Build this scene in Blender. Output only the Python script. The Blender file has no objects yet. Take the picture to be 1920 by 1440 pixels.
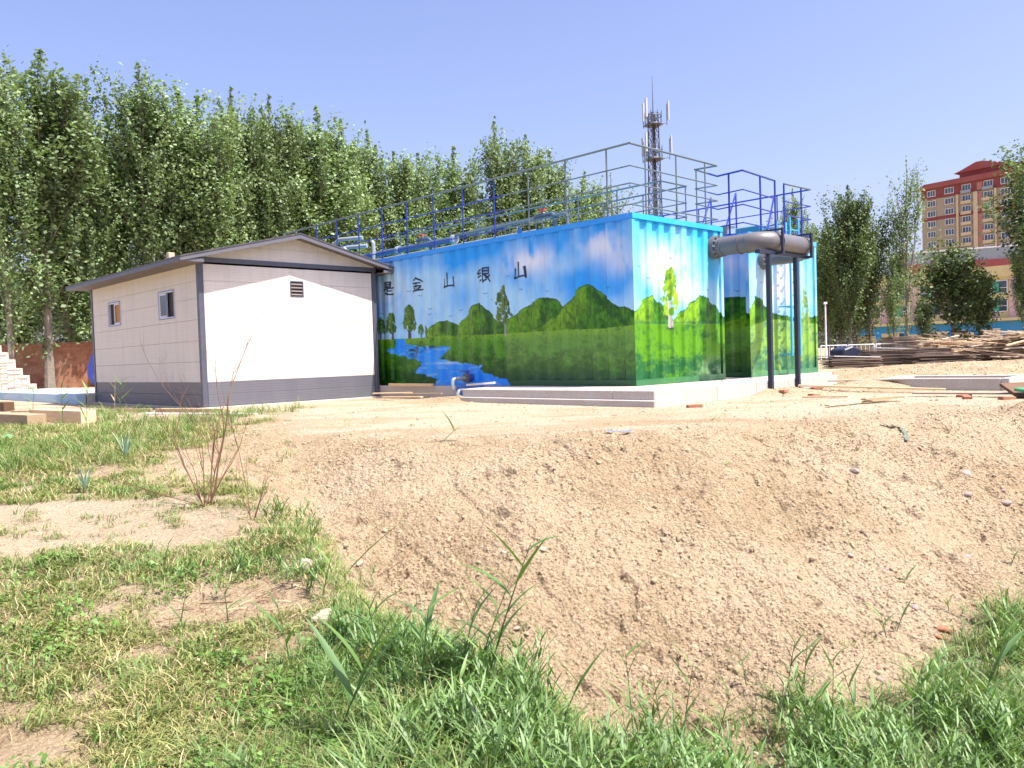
import bpy, math, random
import numpy as np
from mathutils import Vector, Matrix
D = bpy.data
SC = bpy.context.scene
COL = SC.collection
rnd = random.Random(7)
RNG = np.random.default_rng(11)

# ------------------------------------------------------------------ camera
cam = D.objects.new('camera', D.cameras.new('camera'))
COL.objects.link(cam)
cam.data.sensor_width = 36.0
cam.data.lens = 28.63
cam.data.clip_start = 0.05
cam.data.clip_end = 5000
cam.matrix_world = Matrix(((9.99506635e-01, 3.14083918e-02, 0, 0),
                           (-1.01791035e-03, 3.23928763e-02, -9.99474695e-01, 0),
                           (-3.13918928e-02, 9.98981589e-01, 3.24088658e-02, 0.90),
                           (0, 0, 0, 1)))
SC.camera = cam
# ------------------------------------------------------------------ sky, sun, exposure
SUN = Vector((0.8755, -0.544, 2.10)).normalized()
world = D.worlds.new('World')
SC.world = world
world.use_nodes = True
wn = world.node_tree.nodes
wl = world.node_tree.links
wn.clear()
sky = wn.new('ShaderNodeTexSky')
sky.sky_type = 'NISHITA'
sky.sun_disc = False
sky.sun_elevation = math.asin(SUN.z)
sky.sun_rotation = math.atan2(SUN.x, SUN.y)
sky.altitude = 0
sky.air_density = 1.0
sky.dust_density = 3.2
sky.ozone_density = 1.6
wt = wn.new('ShaderNodeMix'); wt.data_type = 'RGBA'; wt.blend_type = 'MULTIPLY'
wt.inputs[0].default_value = 1.0
wt.inputs[7].default_value = (1.0, 0.90, 1.06, 1)
bg = wn.new('ShaderNodeBackground'); bg.inputs[1].default_value = 0.125
wo = wn.new('ShaderNodeOutputWorld')
wl.new(sky.outputs[0], wt.inputs[6]); wl.new(wt.outputs[2], bg.inputs[0]); wl.new(bg.outputs[0], wo.inputs[0])
sun = D.objects.new('sun', D.lights.new('sun', 'SUN'))
sun.data.energy = 4.8
sun.data.angle = math.radians(0.5)
sun.data.color = (1.0, 0.96, 0.88)
sun.rotation_mode = 'QUATERNION'
sun.rotation_quaternion = SUN.to_track_quat('Z', 'Y')
sun.location = (10, -10, 30)
COL.objects.link(sun)
SC.view_settings.view_transform = 'Standard'
SC.view_settings.look = 'None'
SC.view_settings.gamma = 1
SC.view_settings.exposure = 1.08
try: SC.view_settings.use_curve_mapping = False
except Exception: pass

# ------------------------------------------------------------------ helpers
def lin(r, g, b):
    f = lambda c: (c/255/12.92) if c/255 <= 0.04045 else ((c/255+0.055)/1.055)**2.4
    return (f(r), f(g), f(b))

def tag(o, label=None, cat=None, group=None, kind=None):
    if label: o['label'] = label
    if cat: o['category'] = cat
    if group: o['group'] = group
    if kind: o['kind'] = kind
    return o

def empty(name, loc=(0, 0, 0), rz=0.0, label=None, cat=None, group=None, rot=None):
    o = D.objects.new(name, None); COL.objects.link(o)
    o.location = loc
    o.rotation_euler = rot if rot else (0, 0, rz)
    o.empty_display_size = 0.2
    return tag(o, label, cat, group)

def link(name, me, parent=None):
    o = D.objects.new(name, me); COL.objects.link(o)
    if parent: o.parent = parent
    return o

def copy_tree(o, parent=None):
    c = o.copy(); COL.objects.link(c); c.parent = parent
    for ch in list(o.children): copy_tree(ch, c)
    return c

class MB:
    """collects boxes, tubes and free faces, builds one mesh"""
    def __init__(s): s.v = []; s.f = []
    def box(s, x0, x1, y0, y1, z0, z1, R=None, o=(0, 0, 0)):
        n = len(s.v)
        for x, y, z in ((x0,y0,z0),(x1,y0,z0),(x1,y1,z0),(x0,y1,z0),(x0,y0,z1),(x1,y0,z1),(x1,y1,z1),(x0,y1,z1)):
            p = Vector((x, y, z))
            if R: p = R @ p
            s.v.append((p.x+o[0], p.y+o[1], p.z+o[2]))
        for q in ((0,3,2,1),(4,5,6,7),(0,1,5,4),(1,2,6,5),(2,3,7,6),(3,0,4,7)):
            s.f.append(tuple(n+i for i in q))
        return s
    def tube(s, pts, r, n=8, cap=True, r1=None):
        pts = [Vector(p) for p in pts]
        m = len(pts); base = len(s.v)
        up = Vector((0, 0, 1))
        prev = None
        for i, p in enumerate(pts):
            if i == 0: d = pts[1]-pts[0]
            elif i == m-1: d = pts[-1]-pts[-2]
            else: d = (pts[i+1]-p).normalized()+(p-pts[i-1]).normalized()
            d.normalize()
            if prev is None:
                a = up if abs(d.z) < 0.95 else Vector((1, 0, 0))
                x = d.cross(a).normalized()
            else:
                x = (prev - d*prev.dot(d)).normalized()
            prev = x
            y = d.cross(x)
            rr = r if r1 is None else r+(r1-r)*i/(m-1)
            if isinstance(r, (list, tuple)): rr = r[i]
            for k in range(n):
                a = 2*math.pi*k/n
                q = p + x*(math.cos(a)*rr) + y*(math.sin(a)*rr)
                s.v.append((q.x, q.y, q.z))
        for i in range(m-1):
            for k in range(n):
                a = base+i*n+k; b = base+i*n+(k+1) % n
                s.f.append((a, b, b+n, a+n))
        if cap:
            s.f.append(tuple(base+k for k in range(n))[::-1])
            s.f.append(tuple(base+(m-1)*n+k for k in range(n)))
        return s
    def face(s, pts):
        n = len(s.v); s.v += [tuple(p) for p in pts]; s.f.append(tuple(range(n, n+len(pts)))); return s
    def prism(s, poly, axis, a0, a1):
        """poly of 2d points extruded along axis 0/1/2"""
        n = len(s.v); m = len(poly)
        for a in (a0, a1):
            for p in poly:
                q = [p[0], p[1]]; q.insert(axis, a); s.v.append(tuple(q))
        s.f.append(tuple(range(n, n+m))); s.f.append(tuple(range(n+2*m-1, n+m-1, -1)))
        for i in range(m):
            j = (i+1) % m
            s.f.append((n+i, n+m+i, n+m+j, n+j))
        return s
    def mesh(s, name, mat, smooth=False, bevel=0):
        me = D.meshes.new(name); me.from_pydata(s.v, [], s.f); me.update()
        import bmesh
        bm = bmesh.new(); bm.from_mesh(me)
        bmesh.ops.recalc_face_normals(bm, faces=bm.faces)
        if bevel:
            bmesh.ops.bevel(bm, geom=[e for e in bm.edges], offset=bevel, segments=1, affect='EDGES')
        bm.to_mesh(me); bm.free()
        if mat: me.materials.append(mat)
        if smooth:
            me.polygons.foreach_set('use_smooth', [True]*len(me.polygons))
            try: me.set_sharp_from_angle(angle=math.radians(40))
            except Exception: pass
        return me
    def build(s, name, mat, parent=None, smooth=False, bevel=0):
        return link(name, s.mesh(name, mat, smooth, bevel), parent)

def np_mesh(name, V, F, mat=None, smooth=False, attr=None):
    V = np.asarray(V, np.float32); F = np.asarray(F, np.int32)
    me = D.meshes.new(name)
    me.vertices.add(len(V)); me.vertices.foreach_set('co', V.ravel())
    k = F.shape[1]
    me.loops.add(F.size); me.loops.foreach_set('vertex_index', F.ravel())
    me.polygons.add(len(F)); me.polygons.foreach_set('loop_start', np.arange(0, F.size, k, dtype=np.int32))
    try: me.polygons.foreach_set('loop_total', np.full(len(F), k, np.int32))
    except Exception: pass
    if smooth: me.polygons.foreach_set('use_smooth', np.ones(len(F), bool))
    if attr:
        for an, (ty, arr) in attr.items():
            if ty == 'COLOR':
                a = me.color_attributes.new(an, 'FLOAT_COLOR', 'POINT')
                c = np.ones((len(V), 4), np.float32); c[:, :3] = arr
                a.data.foreach_set('color', c.ravel())
            else:
                a = me.attributes.new(an, 'FLOAT', 'POINT'); a.data.foreach_set('value', np.asarray(arr, np.float32))
    if mat: me.materials.append(mat)
    me.update(calc_edges=True); me.validate()
    return me

# numpy value noise
_T = np.random.default_rng(5).random((256, 256))
def vn(x, y):
    xi = np.floor(x).astype(np.int64); yi = np.floor(y).astype(np.int64)
    fx = x-xi; fy = y-yi
    fx = fx*fx*(3-2*fx); fy = fy*fy*(3-2*fy)
    a = _T[xi & 255, yi & 255]; b = _T[(xi+1) & 255, yi & 255]
    c = _T[xi & 255, (yi+1) & 255]; d = _T[(xi+1) & 255, (yi+1) & 255]
    return (a*(1-fx)+b*fx)*(1-fy)+(c*(1-fx)+d*fx)*fy
def fbm(x, y, o=4, s=0):
    t = 0; a = 0.5; n = 0
    for i in range(o):
        ca, sa = math.cos(0.6*i+.3), math.sin(0.6*i+.3)
        t = t+a*vn((x*ca-y*sa)*2**i+17.3*i+s*31.7, (x*sa+y*ca)*2**i+9.1*i+s*13.3)
        n += a; a *= 0.55
    return t/n
def sstep(a, b, x):
    t = np.clip((x-a)/(b-a), 0, 1); return t*t*(3-2*t)

# ------------------------------------------------------------------ materials
MATS = {}
def nt(name):
    m = D.materials.new(name); m.use_nodes = True
    t = m.node_tree; t.nodes.clear()
    o = t.nodes.new('ShaderNodeOutputMaterial')
    MATS[name] = m
    return m, t, o
def N(t, k, **kw):
    n = t.nodes.new('ShaderNode'+k)
    for a, b in kw.items(): setattr(n, a, b)
    return n
def mixc(t, fac, a, b, mode='MIX'):
    n = N(t, 'Mix', data_type='RGBA', blend_type=mode)
    for i, v in ((0, fac), (6, a), (7, b)):
        if isinstance(v, (float, int)): n.inputs[i].default_value = v
        elif isinstance(v, tuple): n.inputs[i].default_value = (*v[:3], 1)
        else: t.links.new(v, n.inputs[i])
    return n.outputs[2]
def noise(t, scale, detail=4, rough=0.6, vec=None, dist=0):
    n = N(t, 'TexNoise'); n.inputs['Scale'].default_value = scale
    n.inputs['Detail'].default_value = detail; n.inputs['Roughness'].default_value = rough
    n.inputs['Distortion'].default_value = dist
    if vec is not None: t.links.new(vec, n.inputs['Vector'])
    return n.outputs[0]
def ramp(t, fac, a, b):
    n = N(t, 'MapRange'); n.inputs[1].default_value = a; n.inputs[2].default_value = b
    t.links.new(fac, n.inputs[0]); n.clamp = True
    return n.outputs[0]
def mapped(t, sc, coord='Object'):
    c = N(t, 'TexCoord'); m = N(t, 'Mapping'); m.inputs['Scale'].default_value = sc
    t.links.new(c.outputs[coord], m.inputs[0]); return m.outputs[0]
def bump(t, h, strength=0.3, dist=0.01, normal=None):
    b = N(t, 'Bump'); b.inputs['Strength'].default_value = strength; b.inputs['Distance'].default_value = dist
    t.links.new(h, b.inputs['Height'])
    if normal is not None: t.links.new(normal, b.inputs['Normal'])
    return b.outputs[0]

def simple(name, col, rough=0.6, metal=0.0, dirt=0.25, dcol=(0.30, 0.24, 0.17), scale=6, bmp=0.15, fine=60, spec=0.5, bdist=0.004):
    """paint or raw stuff with soft mottling, dust and fine relief"""
    m, t, o = nt(name)
    p = N(t, 'BsdfPrincipled')
    v = mapped(t, (1, 1, 1))
    n1 = ramp(t, noise(t, scale, 5, 0.65, v), 0.42, 0.75)
    n2 = noise(t, fine, 3, 0.6, v)
    c1 = mixc(t, ramp(t, n2, 0.3, 0.7), tuple(c*0.86 for c in col), tuple(min(1, c*1.1) for c in col))
    d = N(t, 'Math', operation='MULTIPLY'); d.inputs[1].default_value = dirt; t.links.new(n1, d.inputs[0])
    c2 = mixc(t, d.outputs[0], c1, dcol)
    t.links.new(c2, p.inputs['Base Color'])
    p.inputs['Roughness'].default_value = rough; p.inputs['Metallic'].default_value = metal
    p.inputs['Specular IOR Level'].default_value = spec
    if bmp: t.links.new(bump(t, n2, bmp, bdist), p.inputs['Normal'])
    t.links.new(p.outputs[0], o.inputs[0])
    return m

def wood(name, c1, c2, axis=0, rough=0.75):
    m, t, o = nt(name)
    p = N(t, 'BsdfPrincipled')
    sc = [14, 14, 14]; sc[axis] = 0.9
    v = mapped(t, tuple(sc))
    n = noise(t, 3.0, 6, 0.7, v, 0.6)
    oi = N(t, 'ObjectInfo')
    c = mixc(t, ramp(t, n, 0.3, 0.7), c1, c2)
    r = ramp(t, oi.outputs['Random'], 0, 1)
    mr = N(t, 'MapRange'); mr.inputs[3].default_value = 0.6; mr.inputs[4].default_value = 1.25
    t.links.new(oi.outputs['Random'], mr.inputs[0])
    hs = N(t, 'HueSaturation'); t.links.new(c, hs.inputs['Color']); t.links.new(mr.outputs[0], hs.inputs['Value'])
    t.links.new(hs.outputs[0], p.inputs['Base Color'])
    p.inputs['Roughness'].default_value = rough
    t.links.new(bump(t, n, 0.4, 0.004), p.inputs['Normal'])
    t.links.new(p.outputs[0], o.inputs[0])
    return m

def leafmat(name, ca, cb, cc, trans=0.35, gloss=0.06, attr='tint', yellow=None):
    m, t, o = nt(name)
    a = N(t, 'Attribute'); a.attribute_name = attr
    oi = N(t, 'ObjectInfo')
    c = mixc(t, a.outputs['Fac'], ca, cb)
    geo = N(t, 'NewGeometry')
    pn = noise(t, 0.9, 2, 0.5, geo.outputs['Position'])
    c = mixc(t, ramp(t, pn, 0.42, 0.66), c, cc)
    mr = N(t, 'MapRange'); mr.inputs[3].default_value = 0.85; mr.inputs[4].default_value = 1.35; t.links.new(oi.outputs['Random'], mr.inputs[0])
    hs = N(t, 'HueSaturation'); t.links.new(c, hs.inputs['Color']); t.links.new(mr.outputs[0], hs.inputs['Value']); c = hs.outputs[0]
    if yellow:
        c = mixc(t, ramp(t, oi.outputs['Random'], 0.55, 1.0), c, yellow)
    d = N(t, 'BsdfDiffuse'); tr = N(t, 'BsdfTranslucent'); g = N(t, 'BsdfGlossy')
    g.inputs['Roughness'].default_value = 0.6; g.inputs['Color'].default_value = (0.8, 0.85, 0.75, 1)
    t.links.new(c, d.inputs['Color'])
    tc = mixc(t, 0.5, c, (0.18, 0.30, 0.03))
    t.links.new(tc, tr.inputs['Color'])
    m1 = N(t, 'MixShader'); m1.inputs[0].default_value = trans
    t.links.new(d.outputs[0], m1.inputs[1]); t.links.new(tr.outputs[0], m1.inputs[2])
    m2 = N(t, 'MixShader'); m2.inputs[0].default_value = gloss
    t.links.new(m1.outputs[0], m2.inputs[1]); t.links.new(g.outputs[0], m2.inputs[2])
    t.links.new(m2.outputs[0], o.inputs[0])
    return m

# soil sheet: dry crumbly dirt, green thatch where the attribute 'green' says so
def soil_material():
    m, t, o = nt('dry_soil')
    p = N(t, 'BsdfPrincipled')
    geo = N(t, 'NewGeometry'); pos = geo.outputs['Position']
    big = noise(t, 0.45, 4, 0.55, pos)
    mid = noise(t, 3.5, 5, 0.65, pos)
    fine = noise(t, 28, 5, 0.75, pos)
    vf = noise(t, 120, 4, 0.7, pos)
    c = mixc(t, ramp(t, mid, 0.35, 0.68), (0.37, 0.272, 0.162), (0.50, 0.382, 0.245))
    c = mixc(t, ramp(t, big, 0.42, 0.62), c, (0.54, 0.42, 0.28))
    c = mixc(t, ramp(t, fine, 0.58, 0.78), c, (0.64, 0.53, 0.39))
    c = mixc(t, ramp(t, fine, 0.46, 0.30), c, (0.17, 0.11, 0.06))
    gr = N(t, 'Attribute'); gr.attribute_name = 'green'
    gn = noise(t, 22, 4, 0.7, pos)
    gc = mixc(t, ramp(t, gn, 0.35, 0.65), (0.075, 0.10, 0.028), (0.20, 0.19, 0.075))
    gm = N(t, 'Math', operation='MULTIPLY'); t.links.new(gr.outputs['Fac'], gm.inputs[0]); t.links.new(ramp(t, gn, 0.62, 0.38), gm.inputs[1])
    c = mixc(t, gm.outputs[0], c, gc)
    pl = N(t, 'Attribute'); pl.attribute_name = 'pale'
    c = mixc(t, pl.outputs['Fac'], c, (0.58, 0.49, 0.36))
    t.links.new(c, p.inputs['Base Color'])
    p.inputs['Roughness'].default_value = 0.95; p.inputs['Specular IOR Level'].default_value = 0.15
    vor = N(t, 'TexVoronoi'); vor.inputs['Scale'].default_value = 34; t.links.new(pos, vor.inputs['Vector'])
    b1 = bump(t, fine, 1.0, 0.05)
    b2 = bump(t, vf, 1.0, 0.018, b1)
    b3 = bump(t, vor.outputs['Distance'], 0.8, 0.02, b2)
    t.links.new(b3, p.inputs['Normal'])
    t.links.new(p.outputs[0], o.inputs[0])
    return m

def paint_material():
    """mural paint: colour from the painted attribute, brushy sheen and faint wear"""
    m, t, o = nt('mural_paint')
    p = N(t, 'BsdfPrincipled')
    a = N(t, 'Attribute'); a.attribute_name = 'mural'
    v = mapped(t, (1, 1, 0.25))
    n = noise(t, 14, 4, 0.6, v)
    c = mixc(t, ramp(t, n, 0.25, 0.75), (0.86, 0.86, 0.88), (1, 1, 1))
    c = mixc(t, 1.0, a.outputs['Color'], c, 'MULTIPLY')
    t.links.new(c, p.inputs['Base Color'])
    p.inputs['Roughness'].default_value = 0.42
    p.inputs['Specular IOR Level'].default_value = 0.4
    t.links.new(bump(t, noise(t, 35, 3, 0.6, mapped(t, (1, 1, 1))), 0.06, 0.004), p.inputs['Normal'])
    t.links.new(p.outputs[0], o.inputs[0])
    return m

def panel_material(name, col, seam=0.06, depth=0.35, rough=0.45, dirt=0.16):
    """sandwich panel with fine horizontal grooves"""
    m, t, o = nt(name)
    p = N(t, 'BsdfPrincipled')
    v = mapped(t, (1, 1, 1))
    w = N(t, 'TexWave', wave_type='BANDS', bands_direction='Z', wave_profile='SIN')
    w.inputs['Scale'].default_value = 0.314/seam; t.links.new(v, w.inputs['Vector'])
    g = ramp(t, w.outputs['Fac'], 0.0, 0.18)
    n = noise(t, 5, 5, 0.7, mapped(t, (1, 1, 0.12)))
    c = mixc(t, ramp(t, n, 0.40, 0.80), col, tuple(c*(1-dirt)*(1, .97, .93)[i] for i, c in enumerate(col)))
    c = mixc(t, g, tuple(x*0.90 for x in col), c)
    t.links.new(c, p.inputs['Base Color'])
    p.inputs['Roughness'].default_value = rough
    t.links.new(bump(t, g, depth, 0.004), p.inputs['Normal'])
    t.links.new(p.outputs[0], o.inputs[0])
    return m

def glass_material(name, col=(0.02, 0.03, 0.05)):
    m, t, o = nt(name)
    p = N(t, 'BsdfPrincipled')
    v = mapped(t, (1, 1, 1)); n = noise(t, 1.3, 2, 0.5, v)
    t.links.new(mixc(t, n, col, tuple(c*2.4 for c in col)), p.inputs['Base Color'])
    p.inputs['Roughness'].default_value = 0.06; p.inputs['Specular IOR Level'].default_value = 0.9
    t.links.new(p.outputs[0], o.inputs[0])
    return m

M = {}
M['soil'] = soil_material()
M['mural'] = paint_material()
M['panel_white'] = panel_material('white_panel', (0.66, 0.62, 0.565))
M['panel_grey'] = panel_material('grey_panel', (0.12, 0.122, 0.145), dirt=-0.25)
M['trim'] = simple('grey_trim', (0.075, 0.082, 0.115), 0.4, 0, 0.12, bmp=0.03)
M['fascia'] = simple('fascia_grey', (0.12, 0.12, 0.145), 0.45, 0, 0.12, bmp=0.03)
M['soffit'] = simple('soffit_brown', (0.13, 0.105, 0.10), 0.7, 0, 0.2, bmp=0.05)
M['roofing'] = simple('roof_sheet', (0.05, 0.05, 0.06), 0.5, 0, 0.3, bmp=0.1)
M['glass'] = glass_material('window_glass')
M['winframe'] = simple('window_frame_white', (0.62, 0.64, 0.72), 0.4, 0, 0.1, bmp=0.02)
M['bluefilm'] = simple('blue_protective_film', (0.03, 0.10, 0.42), 0.35, 0, 0.2, bmp=0.05)
M['inside'] = simple('dark_interior', (0.02, 0.02, 0.025), 0.8, 0, 0.2, bmp=0)
M['orange'] = simple('orange_board', (0.45, 0.20, 0.03), 0.6, 0, 0.1)
M['concrete'] = simple('pale_concrete', (0.47, 0.435, 0.40), 0.85, 0, 0.55, (0.40, 0.32, 0.26), 2.6, 0.5, 30, 0.3, 0.008)
M['concrete_grey'] = simple('grey_concrete', (0.36, 0.34, 0.34), 0.85, 0, 0.4, (0.26, 0.22, 0.19), 2.6, 0.5, 30, 0.3, 0.008)
M['galv'] = simple('galvanised_steel', (0.13, 0.17, 0.18), 0.45, 0.35, 0.2, (0.2, 0.22, 0.22), 8, 0.1)
M['bluesteel'] = simple('blue_painted_steel', (0.012, 0.035, 0.30), 0.4, 0, 0.1, (0.02, 0.04, 0.1), 8, 0.05)
M['navy'] = simple('dark_slate_steel', (0.012, 0.018, 0.045), 0.5, 0, 0.12, (0.1, 0.09, 0.08), 5, 0.05)
M['pvc'] = simple('grey_pvc', (0.115, 0.112, 0.125), 0.42, 0, 0.25, (0.22, 0.19, 0.17), 3, 0.03)
M['pvc_light'] = simple('light_grey_pvc', (0.26, 0.30, 0.33), 0.4, 0, 0.15, (0.25, 0.25, 0.25), 5, 0.03)
M['pipe_blue'] = simple('slate_blue_pipe', (0.06, 0.11, 0.18), 0.4, 0, 0.15, (0.2, 0.2, 0.2), 5, 0.03)
M['skyblue'] = simple('sky_blue_paint', (0.05, 0.36, 0.66), 0.4, 0, 0.12, (0.2, 0.3, 0.4), 6, 0.04)
M['valveblue'] = simple('deep_blue_enamel', (0.03, 0.05, 0.28), 0.35, 0, 0.1, (0.02, 0.03, 0.1), 8, 0.05)
M['patchblue'] = simple('bright_blue_paint', (0.01, 0.14, 0.62), 0.45, 0, 0.15, (0.02, 0.1, 0.3), 6, 0.06)
M['red'] = simple('red_handle', (0.55, 0.04, 0.03), 0.4, 0, 0.1)
M['bolt'] = simple('steel_bolt', (0.30, 0.28, 0.26), 0.5, 0.4, 0.4, (0.12, 0.08, 0.06), 20, 0.1)
M['flange'] = simple('cast_flange', (0.11, 0.11, 0.12), 0.6, 0.1, 0.4, (0.2, 0.15, 0.12), 14, 0.2)
M['timber'] = wood('raw_timber', (0.50, 0.34, 0.18), (0.66, 0.50, 0.31))
M['timber_old'] = wood('weathered_timber', (0.34, 0.26, 0.19), (0.52, 0.42, 0.32))
M['plywood'] = wood('plywood_sheet', (0.11, 0.08, 0.065), (0.26, 0.19, 0.145))
M['darkboard'] = wood('brown_formwork_board', (0.10, 0.05, 0.025), (0.17, 0.09, 0.045))
M['white_sheet'] = simple('white_plastic_sheet', (0.74, 0.72, 0.70), 0.5, 0, 0.2, (0.5, 0.45, 0.38), 3, 0.3)
M['brick_white'] = simple('pale_lime_brick', (0.70, 0.64, 0.55), 0.9, 0, 0.35, (0.44, 0.34, 0.24), 5, 0.4)
M['bark'] = simple('poplar_bark', (0.26, 0.23, 0.19), 0.9, 0, 0.6, (0.11, 0.09, 0.07), 7, 0.8, 25, 0.2, 0.03)
M['twig'] = simple('dry_twig', (0.16, 0.08, 0.045), 0.8, 0, 0.4, (0.32, 0.2, 0.12), 20, 0.3)
M['straw'] = simple('straw', (0.50, 0.40, 0.22), 0.8, 0, 0.3, (0.35, 0.25, 0.13), 20, 0.1)
M['tower_steel'] = simple('mast_steel', (0.08, 0.09, 0.13), 0.5, 0.3, 0.2)
M['antenna'] = simple('antenna_white', (0.42, 0.43, 0.46), 0.4, 0, 0.1)
M['stone_pink'] = simple('pinkish_stone', (0.38, 0.28, 0.26), 0.85, 0, 0.3, (0.42, 0.31, 0.22), 9, 0.6, 40, 0.3, 0.01)
M['stone_pale'] = simple('pale_stone', (0.42, 0.345, 0.27), 0.85, 0, 0.35, (0.44, 0.33, 0.23), 9, 0.6, 40, 0.3, 0.01)
M['brickred'] = simple('red_brick_piece', (0.33, 0.13, 0.07), 0.85, 0, 0.4, (0.42, 0.30, 0.2), 9, 0.5, 40, 0.3, 0.01)
M['clod'] = simple('soil_clod', (0.45, 0.345, 0.225), 0.95, 0, 0.5, (0.56, 0.455, 0.315), 20, 0.8, 90, 0.15, 0.01)
M['leaf'] = leafmat('poplar_leaf', (0.05, 0.10, 0.034), (0.31, 0.40, 0.20), (0.17, 0.25, 0.095), 0.34, 0.04)
M['leaf_dark'] = leafmat('dark_leaf', (0.035, 0.065, 0.022), (0.12, 0.16, 0.055), (0.07, 0.10, 0.035), 0.25, 0.05)
M['grass'] = leafmat('fresh_grass', (0.035, 0.10, 0.014), (0.20, 0.32, 0.06), (0.10, 0.20, 0.03), 0.35, 0.06, yellow=(0.30, 0.30, 0.11))
M['lawn'] = leafmat('lawn_grass', (0.09, 0.13, 0.02), (0.30, 0.33, 0.10), (0.19, 0.22, 0.05), 0.3, 0.04, yellow=(0.42, 0.36, 0.16))
M['drygrass'] = leafmat('dry_grass', (0.32, 0.24, 0.12), (0.52, 0.42, 0.24), (0.40, 0.32, 0.17), 0.2, 0.03)
M['reed'] = leafmat('reed_leaf', (0.03, 0.10, 0.016), (0.17, 0.29, 0.06), (0.08, 0.18, 0.028), 0.35, 0.08)
M['weed'] = leafmat('weed_leaf', (0.06, 0.14, 0.02), (0.16, 0.28, 0.045), (0.09, 0.18, 0.03), 0.3, 0.05)

# ------------------------------------------------------------------ the ground
def crest(X): return np.interp(X, [-20,-6,-4,-3,-1,0,2,4,8,20], [14,12.5,11.3,10.4,9.2,8.8,9.5,10.5,10.9,11.2])
def toe(X): return np.interp(X, [-3,-1.57,-1.2,-.8,-.4,0,.3,.6,.9,1.3,2,2.7,3.2,4,5,7], [6.9,5.8,5.1,4.6,4.3,4.0,3.9,4.45,4.9,5.0,5.4,5.6,6.1,6.9,7.3,7.7])
def edge_x(Y): return np.interp(Y, [3,4,4.8,6,8,10,12,13], [.9,.3,-.6,-1.35,-2.2,-3.1,-4.2,-6])
def gauss(X, Y, x, y, rx, ry): return np.exp(-((X-x)/rx)**2-((Y-y)/ry)**2)

def height(X, Y, fine=True):
    X = np.asarray(X, float); Y = np.asarray(Y, float)
    wob = (fbm(X*0.5, Y*0.5, 3, 1)-.5)
    d = crest(X)+wob*1.6-Y
    k = 0.26
    drop = 0.40*(np.logaddexp(0, d/k)*k)
    fl = np.interp(X, [-3,0,2,5,8], [-1.22,-1.42,-1.62,-1.82,-1.8])
    fl = fl+(-.78-fl)*sstep(3.2, 1.0, Y)
    bz = -drop
    bz = fl+np.logaddexp(0, (bz-fl)/.10)*.10
    lz = np.interp(Y, [-50,0,2.5,3.5,6,9,11,12.5], [-.8,-.8,-.78,-.72,-.42,-.15,-.04,0])+.05*wob
    w = sstep(-.55, .65, X-edge_x(Y)+wob*.5)
    near = sstep(14.5, 13.2, Y)
    Z = (lz*(1-w)+bz*w)*near
    # mounds of spoil
    Z = Z+.20*gauss(X, Y, 14, 26.5, 4.5, 1.6)+.30*gauss(X, Y, 22, 27.5, 8, 1.8)+.34*gauss(X, Y, 10.4, 20.3, 2.2, 1.3)+.27*gauss(X, Y, 7.5, 16.8, 1.0, .6)
    Z = Z+.16*gauss(X, Y, 5.1, 16.4, .9, .55)+.22*gauss(X, Y, 8.3, 19.0, 1.2, .7)+.20*gauss(X, Y, 7.0, 10.7, .55, .35)
    Z = Z+.12*gauss(X, Y, -1.2, 17.3, 1.5, .4)+.10*gauss(X, Y, -1.55, 6.1, .5, .5)
    bank = sstep(.0, .5, w)*sstep(crest(X)+1.0, crest(X)-.6, Y)*sstep(2.5, 4.2, Y)
    mound = np.clip(gauss(X,Y,5.4,16.3,1.4,.7)+gauss(X,Y,16,25,10,3)+gauss(X,Y,10.4,20.3,2.8,1.8)+gauss(X,Y,7,10.7,1.5,.6), 0, 1)
    rough = np.clip(bank+mound*.9+.14, 0, 1)
    Z = Z+rough*.13*(fbm(X*1.1+Y*.35, Y*.9, 3, 2)-.5)
    gl = np.abs(fbm((X+Y*.55)*1.5, (Y-X*.2)*.45, 3, 17)-.5)
    Z = Z-bank*.035*sstep(.04, .0, gl)*sstep(.4, .6, fbm(X*.6, Y*.6, 2, 18))
    if fine:
        r1 = fbm(X*3.1, Y*3.1, 4, 3)
        Z = Z+rough*.06*(r1-.5)
        # hard crumbs with undercut hollows
        r2 = fbm(X*9+Y*3, Y*8, 3, 4); patch = sstep(.42, .62, fbm(X*1.7, Y*1.7, 2, 9))
        Z = Z+rough*(.25+.75*patch)*.095*(np.abs(r2-.5)**.8-.18)
        r3 = fbm(X*31, Y*31, 3, 5)
        Z = Z+rough*.045*(r3-.5)
        r4 = fbm(X*60+3, Y*52, 2, 15)
        Z = Z+rough*.018*(r4-.5)*sstep(9, 6, Y)
        hole = sstep(.69, .76, fbm(X*2.6+5, Y*3.2, 3, 12))
        Z = Z-bank*hole*.07
        lawn = (1-w)*near
        Z = Z+lawn*(.05*(fbm(X*2, Y*2, 3, 6)-.5)+.012*(fbm(X*14, Y*14, 2, 7)-.5))
    return Z

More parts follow.
